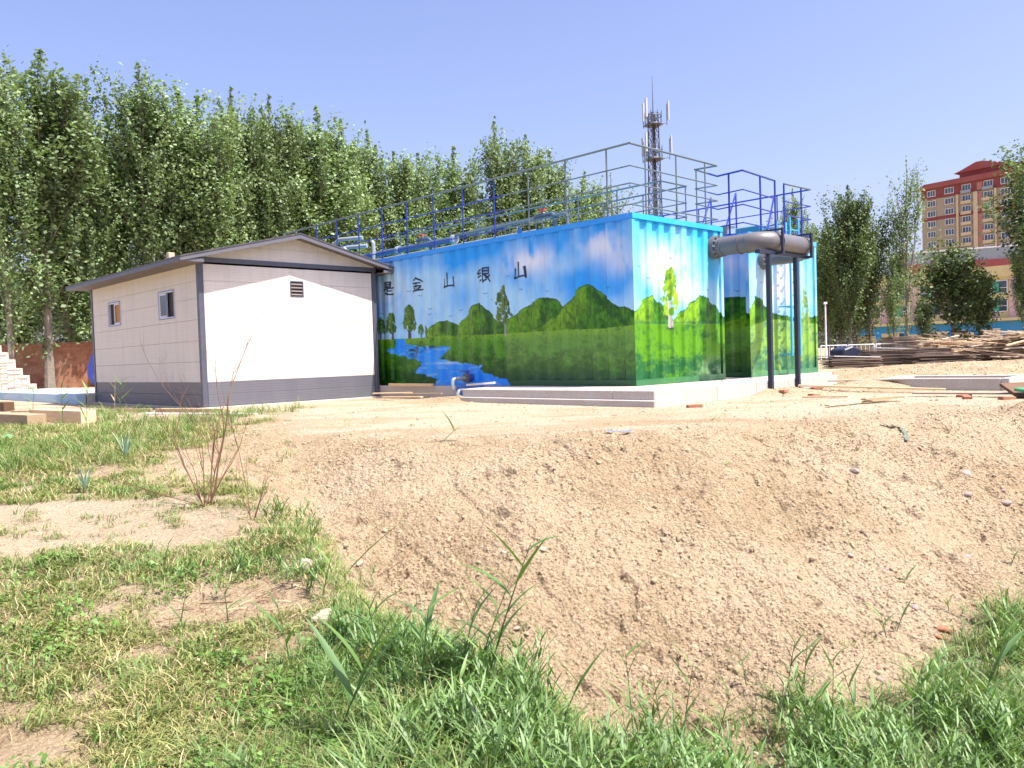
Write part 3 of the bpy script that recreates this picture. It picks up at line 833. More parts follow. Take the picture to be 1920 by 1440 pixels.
# gable triangle in two courses
zr = 3.24; SL = .245
def gz(u): return 3.30+ (RIDGE-U0)*SL - abs(u-RIDGE)*SL
for vv in ((V0+.006, V0+T), (V1-T, V1-.006)):
    c = 3.52
    ua = RIDGE-(gz(RIDGE)-c)/SL; ub = RIDGE+(gz(RIDGE)-c)/SL
    spart('gable_panel', M['panel_white'], lambda b: b.prism([(U0+.02, zr), (U1-.02, zr), (U1-.02, gz(U1-.02)), (ub, c-.004), (ua, c-.004), (U0+.02, gz(U0+.02))], 1, *vv))
    spart('gable_panel', M['panel_white'], lambda b: b.prism([(ua, c), (ub, c), (RIDGE, gz(RIDGE))], 1, *vv))
# trims
for uu in (U0-.012, U1-CP+.012):
    for vv in (V0-.012, V1-CP+.012):
        spart('corner_trim', M['trim'], lambda b: b.box(uu, uu+CP, vv, vv+CP, .04, 3.135), bevel=.004)
spart('band_trim', M['trim'], lambda b: b.box(U0-.016, U1+.016, V0-.018, V0+.05, 3.14, 3.238), bevel=.003)
spart('band_trim', M['trim'], lambda b: b.box(U0-.016, U1+.016, V1-.05, V1+.018, 3.14, 3.238), bevel=.003)
spart('eave_trim', M['trim'], lambda b: b.box(U0-.01, U0+.05, V0+.055, V1-.055, 3.104, 3.16))
spart('eave_trim', M['trim'], lambda b: b.box(U1-.05, U1+.01, V0+.055, V1-.055, 3.104, 3.16))
# roof: two slopes, barge fascias and boxed eave
OV = .38; EV = .52
va, vb = V0-OV, V1+.35
for s in (-1, 1):
    e = RIDGE+s*(2.245+EV)
    def z_at(u): return 3.87-abs(u-RIDGE)*SL
    spart('roof_slope', M['roofing'], lambda b: b.prism([(RIDGE, z_at(RIDGE)+.012), (e, z_at(e)+.012), (e, z_at(e)-.02), (RIDGE, z_at(RIDGE)-.02)], 1, va-.01, vb+.01))
    rs = spart('soffit', M['soffit'], lambda b: b.prism([(RIDGE, z_at(RIDGE)-.024), (e-s*.02, z_at(e-s*.02)-.024), (e-s*.02, z_at(e-s*.02)-.06), (RIDGE, z_at(RIDGE)-.06)], 1, va+.02, vb-.02))
    for v_ in (va, vb-.02):
        spart('barge_board', M['fascia'], lambda b: b.prism([(RIDGE+s*.001, z_at(RIDGE)-.024), (e, z_at(e)-.024), (e, z_at(e)-.10), (RIDGE+s*.001, z_at(RIDGE)-.115)], 1, v_, v_+.018))
    spart('eave_fascia', M['fascia'] if s > 0 else M['trim'], lambda b: b.box(min(e, e-s*.02), max(e, e-s*.02), va+.022, vb-.024, z_at(e)-.10, z_at(e)-.024))
    wallu = U0 if s < 0 else U1
    spart('eave_return', M['fascia'], lambda b: b.box(min(wallu+s*.02, e-s*.022), max(wallu+s*.02, e-s*.022), va+.02, va+.04, z_at(e)-.10, z_at(e)-.035))
    spart('eave_soffit', M['soffit'], lambda b: b.box(min(wallu+s*.0, e-s*.022), max(wallu+s*.0, e-s*.022), va+.042, vb-.03, z_at(e)-.10, z_at(e)-.09))
# windows on the long side
for k, (a, c, z0, z1) in enumerate(wins):
    wf = spart('window', M['winframe'], lambda b: (b.box(U0-.012, U0+.05, a, c, z0, z0+.04), b.box(U0-.012, U0+.05, a, c, z1-.045, z1),
        b.box(U0-.012, U0+.05, a, a+.035, z0+.042, z1-.047), b.box(U0-.012, U0+.05, c-.035, c, z0+.042, z1-.047)), bevel=.003)
    if k: wf['label'] = 'window nearer the corner with blue film on its frame'
    else: wf['label'] = 'window at the far end with an orange board behind it'
    mid = (a+c)/2
    sh = (mid-.02, c-.04) if k else (a+.035, mid+.02)
    spart('sash', M['winframe'], lambda b: (b.box(U0+.0, U0+.02, sh[0], sh[1], z0+.045, z0+.085), b.box(U0+.0, U0+.02, sh[0], sh[1], z1-.09, z1-.05), b.box(U0, U0+.02, sh[0], sh[0]+.04, z0+.087, z1-.092), b.box(U0, U0+.02, sh[1]-.04, sh[1], z0+.087, z1-.092)), wf)
    if not k: spart('board', M['orange'], lambda b: b.box(U0+.03, U0+.04, a+.09, mid-.03, z0+.09, z1-.09), wf)
    else: spart('pane', M['glass'], lambda b: b.box(U0+.008, U0+.012, sh[0]+.041, sh[1]-.041, z0+.087, z1-.092), wf)
    spart('film', M['bluefilm'], lambda b: (b.box(U0-.015, U0-.012, a, a+.02, z0, z1), b.box(U0-.015, U0-.012, c-.018, c, z0, z1), b.box(U0-.015, U0-.0125, a+.021, c-.019, z1-.018, z1), b.box(U0-.015, U0-.012, a+.02, c-.018, z0, z0+.015), b.box(U0-.004, U0-.001, sh[0], sh[0]+.025, z0+.05, z1-.05)), wf)
    spart('opening', M['inside'], lambda b: b.box(U0+.052, U0+.07, a+.002, c-.002, z0+.002, z1-.002), wf)
b_ = SB((-4.75, 9.3, 3.36)); b_.box(-4.82, -4.68, 9.25, 9.4, 3.345, 3.50); tag(b_.build('roof_block', M['timber_old'], None, False, .01), 'small brown block resting on the cabin roof near its left front edge', 'block'); D.objects['roof_block'].location = site(-4.75, 9.3, 3.36); D.objects['roof_block'].rotation_euler = (0, 0, THETA)
# vent on the gable
vt = spart('vent', M['trim'], lambda b: (b.box(-2.66, -2.635, V0-.004, V0+.05, 2.46, 2.82), b.box(-2.345, -2.32, V0-.004, V0+.05, 2.46, 2.82), b.box(-2.633, -2.347, V0-.004, V0+.05, 2.46, 2.48), b.box(-2.633, -2.347, V0-.004, V0+.05, 2.80, 2.82)))
for k in range(4):
    z = 2.50+k*.078
    spart('slat', M['soffit'], lambda b: b.prism([(V0-.012, z), (V0-.004, z-.012), (V0+.045, z+.05), (V0+.037, z+.06)], 0, -2.633, -2.347), vt)
spart('opening', M['inside'], lambda b: b.box(-2.633, -2.347, V0+.052, V0+.06, 2.482, 2.798), vt)
# wall fill round the vent
spart('wall_panel', M['panel_white'], lambda b: b.box(-2.658, -2.322, V0+.007, V0+T, 2.374, 2.458))
spart('wall_panel', M['panel_white'], lambda b: b.box(-2.658, -2.322, V0+.0065, V0+T, 2.822, 3.098))

# ------------------------------------------------------------------ railings
def rail_run(t, base, pts, levels, r_top=.021, r=.014, mats=None):
    for li, z in enumerate(levels):
        for k in range(len(pts)-1):
            b = SB(base); p, q = pts[k], pts[k+1]
            b.tube([(p[0], p[1], z), (q[0], q[1], z)], r_top if li == 0 else r, 6)
            mt = M['galv'] if mats is None else mats(li, p, q)
            b.build('rail', mt, t, True)
def post(t, base, u, v, z0, z1, mat, r=.017):
    b = SB(base); b.tube([(u, v, z0), (u, v, z1)], r, 6); b.box(u-.05, u+.05, v-.04, v+.04, z0, z0+.012); b.build('post', mat, t, True)
LV = [4.78, 4.37, 4.05, 3.66]
G, B = M['galv'], M['bluesteel']
b0 = (.05, .05, 3.5)
t = sthing('roof_railing', .05, .05, 3.5, 'tall pipe railing along the front and left edge of the long container roof', 'railing')
Lr = [(.05, v) for v in (12.9, 11.0, 9.0, 7.0, 5.0, 3.4, 1.6, .05)]
for k in range(len(Lr)-1):
    p, q = Lr[k], Lr[k+1]
    rail_run(t, b0, [p, q], LV[:1])
    rail_run(t, b0, [p, q], LV[1:], r_top=.014, mats=lambda li, a, c: B if a[1] > 4.9 else G)
for k in range(13):
    v = .6+1.045*k
    if v < 12.9: post(t, b0, .05, v, 3.5, 4.76, B if k >= 3 else G)
rail_run(t, b0, [(.05, .05), (3.02, .05), (2.95, .52)], LV)
for u in (.52, 1.53, 2.56): post(t, b0, u, .05, 3.5, 4.76, G)
b0 = (2.95, 1.4, 3.5)
t = sthing('roof_railing', 2.95, 1.4, 3.5, 'inner pipe railing crossing between the two container roofs', 'railing')
rail_run(t, b0, [(2.95, 12), (2.95, 1.42), (3.93, 1.41), (3.98, 8.8)], [4.70, 4.32, 4.0, 3.64])
for k in range(9): post(t, b0, 2.95, 1.45+1.2*k, 3.45, 4.68, G)
for k in range(6): post(t, b0, 3.95, 1.45+1.2*k, 3.45, 4.68, G)
b0 = (2.95, .55, 3.5)
t = sthing('roof_railing', 2.95, .55, 3.5, 'blue railing jutting out at the gap between the two containers', 'railing')
rail_run(t, b0, [(2.93, .53), (3.50, .57)], LV); 
rail_run(t, b0, [(3.50, .57), (3.93, .60), (3.86, -.06), (5.50, .05)], LV, mats=lambda li, a, c: B)
post(t, b0, 2.98, .53, 3.5, 4.76, G)
for u, v in ((3.90, .3), (4.72, .0), (5.48, .05)): post(t, b0, u, v, 3.45, 4.76, B, .024)
b0 = (5.97, .08, 3.5)
t = sthing('roof_railing', 5.97, .08, 3.5, 'blue railing on the right edge of the second container roof', 'railing')
rail_run(t, b0, [(5.97, .08), (7.2, .02), (7.2, 8.5)], LV, mats=lambda li, a, c: B if a[1] < .05 or li > 0 else G)
for u, v in ((5.97, .08), (6.75, .04)): post(t, b0, u, v, 3.45, 4.76, B, .024)
for k in range(7): post(t, b0, 7.2, .9+1.15*k, 3.45, 4.76, B)
b0 = (5.5, .6, 3.5)
t = sthing('stair_frame', 5.5, .6, 3.5, 'blue diagonal braces of a small stair on the second container roof', 'stair')
for (a, c) in (((4.6, .9, 3.5), (5.9, 1.3, 4.75)), ((4.6, 1.6, 3.5), (5.9, 2.0, 4.75)), ((5.3, .2, 3.5), (6.3, .5, 4.6)), ((4.9, 2.4, 3.5), (5.0, 2.4, 4.7)), ((5.9, 1.3, 3.5), (5.9, 1.3, 4.75)), ((5.9, 2.0, 3.5), (5.9, 2.0, 4.75))):
    b = SB(b0); b.tube([a, c], .022, 6); b.build('brace', B, t, True)
b0 = (4.9, .3, 3.45)
t = sthing('roof_box', 4.9, .3, 3.45, 'small grey machine and teal boxes behind the large pipe on the roof', 'equipment')
b = SB(b0); b.box(4.15, 4.5, .5, .8, 3.45, 3.72); b.build('motor', M['pvc_light'], t, False, .02)
b = SB(b0); b.box(5.6, 6.3, .5, 1.2, 3.45, 3.85); b.build('housing', simple('teal_housing', (.05, .22, .30), .5), t, False, .02)
for u in (5.9, 6.35): 
    b = SB(b0); b.box(u, u+.08, .25, .3, 3.45, 3.95); b.build('bracket', M['skyblue'], t)
b = SB(b0); b.box(6.3, 7.5, .35, .6, 3.50, 3.56); b.build('plank', M['timber'], t)

# roof pipework along the left edge
b0 = (.4, 3, 3.6)
t = sthing('roof_pipe', .4, 3, 3.55, 'slate blue header pipe with valves lying along the long container roof', 'pipe')
b = SB((.4, 3, 3.55)); b.tube([(.35, 5.4, 3.72), (.35, 13, 3.72)], .075, 12); b.build('header', M['pipe_blue'], t, True)
b = SB((.4, 3, 3.55)); b.tube([(.35, 1.9, 3.52), (.35, 1.9, 3.76), (.35, 1.96, 3.80), (.35, 5.4, 3.80)], .035, 8); b.build('branch_pipe', M['galv'], t, True)
b = SB((.4, 3, 3.55)); b.tube([(.55, 3.0, 3.60), (.55, 12.6, 3.60)], .04, 8); b.build('branch_pipe', M['pvc_light'], t, True)
for v in (2.6, 6.7):
    b = SB((.4, 3, 3.55)); b.tube([(.35, v-.3, 3.82), (.35, v+.25, 3.82), (.35, v+.33, 3.76), (.35, v+.33, 3.5)] if 0 else [(.35, v-.35, 3.5), (.35, v-.35, 3.80), (.35, v-.28, 3.86), (.35, v+.2, 3.86)], .04, 8); b.build('elbow', M['pipe_blue'], t, True)
    b = SB((.4, 3, 3.55)); b.tube([(.35, v, 3.86), (.35, v, 3.95)], .02, 6); b.box(.31, .39, v-.09, v+.09, 3.95, 3.98); b.build('valve_handle', M['red'], t, False)
for k, (v, z) in enumerate(((8.6, 4.0), (9.9, 3.95), (11.2, 4.1), (10.2, 3.8))):
    b = SB((.4, 3, 3.55)); b.tube([(.25, v, 3.5), (.25, v, z), (.25, v+.08, z+.08), (.6, v+.5, z+.08)], .05, 8); b.build('elbow', M['pvc_light'], t, True)
for v in (5.4, 7.6, 9.8):
    b = SB((.4, 3, 3.55)); b.tube([(.35, v, 3.72), (.35, v+.1, 3.72)], .105, 12); b.build('flange', M['pvc_light'], t, True)
t = sthing('pvc_fitting', .3, 10.4, 3.9, 'pale grey plastic pipe bends rising just above the cabin roof', 'pipe')
b0 = (.3, 10.4, 3.9)
for dz in (0, .25):
    b = SB(b0); b.tube([(.3, 10.55-dz*.8, 3.9), (.3, 10.55-dz*.8, 4.22-dz), (.36, 10.4-dz*.8, 4.33-dz), (.7, 9.75-dz*.8, 4.33-dz)], .055, 10); b.build('bend', M['pvc_light'], t, True)

# ------------------------------------------------------------------ large pipe, its stand and the ladder
ZP = 3.05; VP = -1.16; RP = .192; UF = 2.78
b0 = (UF, 0, ZP)
t = sthing('large_pipe', UF, 0, ZP, 'large grey plastic pipe turning along the front of both containers', 'pipe')
def pp(name, mat, fn, smooth=True):
    b = SB(b0); fn(b); return b.build(name, mat, t, smooth)
pp('flange', M['flange'], lambda b: b.tube([(UF, .02, ZP), (UF, -.045, ZP)], .24, 28))
pp('flange', M['pvc'], lambda b: b.tube([(UF, -.047, ZP), (UF, -.09, ZP)], .232, 28))
for k in range(12):
    a = k/12*2*math.pi
    x, z = UF+.212*math.cos(a), ZP+.212*math.sin(a)
    pp('bolt', M['bolt'], lambda b: b.tube([(x, -.091, z), (x, -.13, z)], .02, 6), False)
RB = .38
pp('pipe_segment', M['pvc'], lambda b: b.tube([(UF, -.09, ZP), (UF, VP+RB, ZP)], RP, 28, False))
arc = [(UF+RB*(1-math.cos(k/8*math.pi/2)), VP+RB-RB*math.sin(k/8*math.pi/2), ZP) for k in range(9)]
pp('elbow', M['pvc'], lambda b: b.tube(arc, RP+.012, 28))
pp('pipe_segment', M['pvc'], lambda b: (b.tube([(UF+RB, VP, ZP), (4.38, VP, ZP)], RP, 28), b.tube([(4.38, VP, ZP), (4.50, VP, ZP)], [RP*.97, RP*.8], 28)))
for p, q in (((UF, -.20, ZP), (UF, -.225, ZP)), ((UF, -.60, ZP), (UF, -.62, ZP)), ((UF, VP+RB-.02, ZP), (UF, VP+RB, ZP)), ((UF+RB, VP, ZP), (UF+RB+.02, VP, ZP)), ((4.22, VP, ZP), (4.24, VP, ZP))):
    pp('collar', M['pvc'], lambda b: b.tube([p, q], RP+.017, 28))
U2 = 4.80; Z2 = ZP-.14
pp('branch_pipe', M['pvc'], lambda b: b.tube([(U2, -.09, Z2), (U2, -.72, Z2), (U2-.06, -.88, Z2+.01), (U2-.2, -1.0, Z2+.03), (U2-.45, -1.1, Z2+.06)], .14, 20))
pp('flange', M['flange'], lambda b: b.tube([(U2, .03, Z2), (U2, -.045, Z2)], .21, 24))
pp('flange', M['pvc'], lambda b: b.tube([(U2, -.047, Z2), (U2, -.09, Z2)], .20, 24))
for k in range(10):
    a = k/10*2*math.pi
    pp('bolt', M['bolt'], lambda b: b.tube([(U2+.178*math.cos(a), -.091, Z2+.178*math.sin(a)), (U2+.178*math.cos(a), -.13, Z2+.178*math.sin(a))], .018, 6), False)

VS = -1.20
b0 = (2.80, VS, 0)
t = sthing('pipe_stand', 2.80, VS, 0, 'dark steel stand on two slim posts carrying the large pipe', 'stand')
def ps(name, fn): b = SB(b0); fn(b); return b.build(name, M['navy'], t, False, .005)
for u in (2.80, 3.93): ps('post', lambda b: b.box(u-.042, u+.042, VS-.04, VS+.05, -.35, ZP-RP-.085))
ps('beam', lambda b: b.box(2.38, 4.44, VS-.045, VS+.065, ZP-RP-.08, ZP-RP-.006))
for u in (3.02, 4.25):
    ps('clamp', lambda b: (b.box(u, u+.055, VS-.20, VS-.15, ZP-RP-.03, ZP+RP+.06), b.box(u, u+.055, VS-.148, VS+.25, ZP+RP+.022, ZP+RP+.055), b.box(u, u+.055, VS+.252, VS+.29, ZP-RP-.03, ZP+RP+.06)))
    ps('bracket', lambda b: b.box(u-.01, u+.065, VS-.205, VS-.05, ZP-RP-.078, ZP-RP-.032))

b0 = (5.47, -.3, .77)
t = sthing('wall_ladder', 5.47, -.3, .77, 'sky blue steel ladder fixed to the second container end wall', 'ladder')
for u in (5.45, 5.86):
    b = SB(b0); b.box(u, u+.045, -.32, -.28, .74, 3.9); b.build('stile', M['skyblue'], t, False, .004)
for k in range(10):
    z = .92+k*.3
    b = SB(b0); b.box(5.497, 5.858, -.31, -.285, z-.0125, z+.0125); b.build('rung', M['skyblue'], t, False, .003)
for z in (.76, 1.86, 3.0):
    for u in (5.45, 5.86):
        b = SB(b0); b.box(u+.01, u+.035, -.278, .01, z, z+.03); b.build('bracket', M['skyblue'], t)

# drain pipe and valve low on the long wall
b0 = (-.1, 4.6, .3)
t = sthing('drain_pipe', -.1, 4.6, .3, 'small pale drain pipe with blue valve low on the painted wall', 'pipe')
def dp(name, mat, fn, sm=True): b = SB(b0); fn(b); return b.build(name, mat, t, sm)
dp('valve_body', M['valveblue'], lambda b: (b.tube([(.02, 4.62, .47), (-.10, 4.62, .47)], [.10, .07], 12), b.tube([(-.10, 4.62, .47), (-.10, 4.62, .62)], .025, 8)))
dp('valve_handle', M['valveblue'], lambda b: b.box(-.13, -.07, 4.60, 4.86, .62, .645), False)
dp('flange', M['flange'], lambda b: b.tube([(-.12, 4.62, .47), (-.17, 4.62, .47)], .105, 16))
for k in range(8):
    a = k/8*2*math.pi
    dp('bolt', M['bolt'], lambda b: b.tube([(-.17, 4.62+.085*math.cos(a), .47+.085*math.sin(a)), (-.20, 4.62+.085*math.cos(a), .47+.085*math.sin(a))], .012, 6), False)
dp('pipe_bend', M['pvc_light'], lambda b: b.tube([(-.17, 4.62, .47), (-.46, 4.62, .47), (-.53, 4.62, .45), (-.55, 4.62, .38), (-.55, 4.62, .24)], .042, 12))
dp('pipe_bend', M['pvc_light'], lambda b: b.tube([(-.36, 4.45, .22), (-.50, 4.45, .21), (-.55, 4.45, .15), (-.55, 4.45, -.1)], .042, 12))

# ------------------------------------------------------------------ trees
def leaf_quads(C, size, rng, up=0.35, out=None):
    """folded diamond leaves at centres C"""
    n = len(C)
    nrm = rng.normal(size=(n, 3)); nrm[:, 2] = np.abs(nrm[:, 2])+up
    if out is not None: nrm += out*.6
    nrm /= np.linalg.norm(nrm, axis=1)[:, None]
    t = rng.normal(size=(n, 3)); t[:, 2] -= .5
    t -= nrm*(t*nrm).sum(1)[:, None]; t /= np.linalg.norm(t, axis=1)[:, None]
    b = np.cross(nrm, t)
    s = (size*(.6+.8*rng.random(n)))[:, None]
    V = np.empty((n, 4, 3))
    V[:, 0] = C-t*s*.55; V[:, 1] = C+b*s*.42+nrm*s*.10; V[:, 2] = C+t*s*.60; V[:, 3] = C-b*s*.42+nrm*s*.10
    F = np.arange(n*4).reshape(n, 4)
    return V.reshape(-1, 3), F

def tree_meshes(name, seed, H, nbr, leaves, base=.07, width=1.0, rise=(50, 72), leafsize=.185, forks=(1.0,), mat='leaf', limb_r=.035, spread=.30, wprof=None, trunk_r=.2, clear=0):
    """trunk+limbs mesh and crown mesh of an upright tree; 'forks' are the leading shoots (height share)"""
    rg = np.random.default_rng(seed); rd = random.Random(seed)
    mb = MB()
    sites = []; outs = []
    leaders = []
    for k, f in enumerate(forks):
        if k == 0: lean = Vector((rd.uniform(-.02, .02), rd.uniform(-.02, .02), 1))
        else:
            a = rd.uniform(0, 6.28); lean = Vector((math.cos(a)*.24, math.sin(a)*.24, 1))
        z0 = 0 if k == 0 else H*rd.uniform(.25, .5)
        pts = []
        n = 9
        p = Vector((0, 0, 0)) if k == 0 else leaders[0][min(8, int(z0/H*8))].copy()
        z0 = p.z
        top = H*f*(1 if k == 0 else rd.uniform(.8, 1.0))
        for i in range(n):
            q = i/(n-1)
            w = p + Vector((lean.x*(top-z0)*q*(1-.35*q), lean.y*(top-z0)*q*(1-.35*q), (top-z0)*q))
            w += Vector((rd.gauss(0, .05), rd.gauss(0, .05), 0))*q*H/12
            pts.append(w)
        leaders.append(pts)
        r0 = trunk_r if k == 0 else trunk_r*.5
        mb.tube(pts, [r0*(1-.93*i/(n-1))*(1.25 if i == 0 and k == 0 else 1) for i in range(n)], 8 if k == 0 else 5)
    wp = wprof or (lambda q: np.interp(q, [0, .12, .35, .6, .85, 1], [.6, .95, 1.0, .80, .48, .18]))
    for bi in range(nbr):
        li = rd.choices(range(len(leaders)), [1.6]+[1]*(len(leaders)-1))[0]
        L = leaders[li]
        q = rd.random()**.8
        z = (L[0].z if li else H*base); z = z+(L[-1].z-z)*q
        # point on leader at height z
        for i in range(len(L)-1):
            if L[i].z <= z <= L[i+1].z:
                f = (z-L[i].z)/(L[i+1].z-L[i].z+1e-6); p0 = L[i].lerp(L[i+1], f); break
        else: p0 = L[-1].copy()
        hq = max(0, (z-H*base)/(H*(1-base)))
        rad = width*H*.13*float(wp(hq))*rd.uniform(.55, 1.15)*(1 if li == 0 else .6)
        el = math.radians(rd.uniform(*rise)); az = rd.uniform(0, 6.28)
        ln = rad/max(.25, math.cos(el))
        d = Vector((math.cos(az)*math.cos(el), math.sin(az)*math.cos(el), math.sin(el)))
        pts = [p0+d*ln*s+Vector((0, 0, ln*.12*s*s))+Vector((rd.gauss(0, .04), rd.gauss(0, .04), 0))*ln*s for s in (0, .35, .7, 1)]
        if pts[-1].z > H*.955: continue
        mb.tube(pts, [limb_r, limb_r*.7, limb_r*.45, limb_r*.15], 4, False)
        m = max(6, int(leaves/nbr*(ln/(.13*H*width))*1.0))
        s = rg.random(m)**.75
        P = np.array([pts[0]]*1)
        A = np.array([tuple(v) for v in pts]); idx = np.clip((s*3).astype(int), 0, 2); fr = (s*3-idx)[:, None]
        base_p = A[idx]*(1-fr)+A[idx+1]*fr
        # leaves gather on side twigs
        nt_ = max(2, int(ln*2.2)); tw = rg.normal(size=(nt_, 3))*spread*1.25*(.5+.5*min(1.5, ln/1.5)); pick = rg.integers(0, nt_, m)
        jit = rg.normal(size=(m, 3))*spread*.33
        sites.append(base_p+tw[pick]*rg.random((m, 1))**.6+jit)
        o = np.array([d.x, d.y, .2]); outs.append(np.tile(o, (m, 1)))
    for L in leaders:   # leafy tips
        m = int(leaves*.03)
        s = rg.random(m)**1.2
        A = np.array([tuple(v) for v in L[-4:]]); clump = rg.normal(size=(14, 3))*spread*.35; idx = np.clip((s*3).astype(int), 0, 2); fr = (s*3-idx)[:, None]
        sites.append(A[idx]*(1-fr)+A[idx+1]*fr+rg.normal(size=(m, 3))*np.array([1, 1, .8])*spread*1.9*(1.08-s)[:, None]); outs.append(np.tile([0, 0, 1.], (m, 1)))
    C = np.concatenate(sites); O = np.concatenate(outs)
    V, F = leaf_quads(C, leafsize, rg, out=O)
    tint = np.repeat(np.clip(rg.normal(.45, .28, len(C)), 0, 1), 4)
    crown = np_mesh(name+'_crown', V, F, M[mat], False, {'tint': ('F', tint)})
    trunk = mb.mesh(name+'_trunk', M['bark'], True)
    return trunk, crown

POP = [tree_meshes('poplar', 101, 18, 120, 20000, width=1.15, forks=(1.0, .84, .72)),
       tree_meshes('poplar', 102, 18, 120, 20000, width=1.25, forks=(1.0, .88, .76)),
       tree_meshes('poplar', 103, 18, 110, 18000, width=1.05, forks=(1.0, .8), rise=(55, 76)),
       tree_meshes('poplar', 104, 18, 130, 22000, width=1.4, forks=(.97, 1.0, .85, .8)),
       tree_meshes('poplar', 105, 18, 120, 20000, width=1.3, forks=(1.0, .8, .9), rise=(45, 70))]
SPARSE = tree_meshes('poplar_sparse', 111, 15, 100, 4200, width=1.5, forks=(1.0, .93, .85), rise=(48, 72), spread=.30, leafsize=.17, limb_r=.03)
DARKT = [tree_meshes('elm', 121, 7, 110, 11000, base=.08, width=2.6, rise=(20, 62), forks=(1, .9, .8, .85), mat='leaf_dark', leafsize=.17, spread=.34, trunk_r=.12,
                     wprof=lambda q: np.interp(q, [0, .15, .45, .75, 1], [.7, 1, 1, .75, .35])),
         tree_meshes('poplar', 122, 13, 120, 20000, base=.06, width=1.7, rise=(42, 70), forks=(1, .93, .85), mat='leaf_dark', leafsize=.18, trunk_r=.17)]

def plant_tree(kind, b, dist, h, label, group=None, name='poplar_tree', width=1.0, z=0.0, cat='tree'):
    tr, cr = kind
    H = {'poplar_sparse_crown': 15}.get(cr.name.split('.')[0], 18)
    if kind is DARKT[0]: H = 7
    if kind is DARKT[1]: H = 13
    r = empty(name, (b*dist, dist, z), rnd.uniform(0, 6.28), label, cat, group)
    s = h/H
    r.scale = (s*width, s*width, s)
    link('trunk', tr, r); link('crown', cr, r)
    return r
Glabel = 'poplars in the row behind the cabin'
rowt = [(-0.613,40,16.5,1,'tall poplar at the left edge of the photo, cut by the frame'),
 (-0.567,42,17.4,4,'tallest left poplar with twin spiky tops near the left edge'),
 (-0.541,46,15.6,2,'poplar shoot leaning right beside the twin-topped tree at far left'),
 (-0.505,45,16.8,0,'poplar with slanting pointed top left of the cabin roof end'),
 (-0.485,50,16.4,1,'lower round-topped poplar just right of the slanting pointed one'),
 (-0.442,46,18.1,4,'poplar with a tall thin spire rising above the cabin left half'),
 (-0.398,49,18.0,3,'broad poplar with several uneven tops above the cabin roof slope'),
 (-0.375,47,16.4,1,'bushy poplar filling the gap behind the uneven-topped one'),
 (-0.335,51,18.2,2,'narrow dark-tipped poplar spire above the left roof slope'),
 (-0.311,56,17.9,0,'rounded poplar between two spires above the cabin'),
 (-0.289,53,18.3,2,'slim pointed poplar rising directly behind the cabin ridge'),
 (-0.253,58,18.0,3,'wide poplar just right of the cabin ridge spire'),
 (-0.225,56,18.5,4,'high-topped poplar behind the cabin right roof slope'),
 (-0.197,58,18.1,1,'poplar with three small tops above the right eave of the cabin'),
 (-0.167,61,18.1,0,'poplar behind the left end of the blue railing posts'),
 (-0.134,62,17.3,3,'flat-topped poplar above the painted lake trees'),
 (-0.102,66,17.6,4,'pale poplar above the first painted characters'),
 (-0.067,70,19.0,2,'small spindly-topped poplar in the dip of the tree line'),
 (-0.014,60,18.2,1,'dark dense poplar forming the high point behind the railing'),
 (0.025,62,17.7,0,'two-topped poplar right of the dark dense one'),
 (0.052,66,17.4,4,'last full poplar of the row behind the long railing')]
for k, (b, d, h, v, lb) in enumerate(rowt):
    plant_tree(POP[v], b, d, h, lb, Glabel, width=(.86, 1.08, .92, 1.15, .82)[(k*3) % 5])
plant_tree(POP[2], .093, 70, 16.6, 'poplar seen through the railing left of the mast', Glabel, width=1.0)
plant_tree(SPARSE, .128, 74, 17.2, 'wispy young poplar just left of the steel mast', Glabel, width=1.1)
for k in range(24):
    b = -.66+k*.031+rnd.uniform(-.008, .008); d = 52+ (b+.66)*36+rnd.uniform(-2, 2)
    if -.60 < b < -.52 and k % 2: continue
    plant_tree(POP[(k*3+1) % 5], b, d+4, rnd.uniform(8.5, 11.5), 'shorter poplar standing in shade behind the front row', 'shaded poplars of the second row', width=1.35)
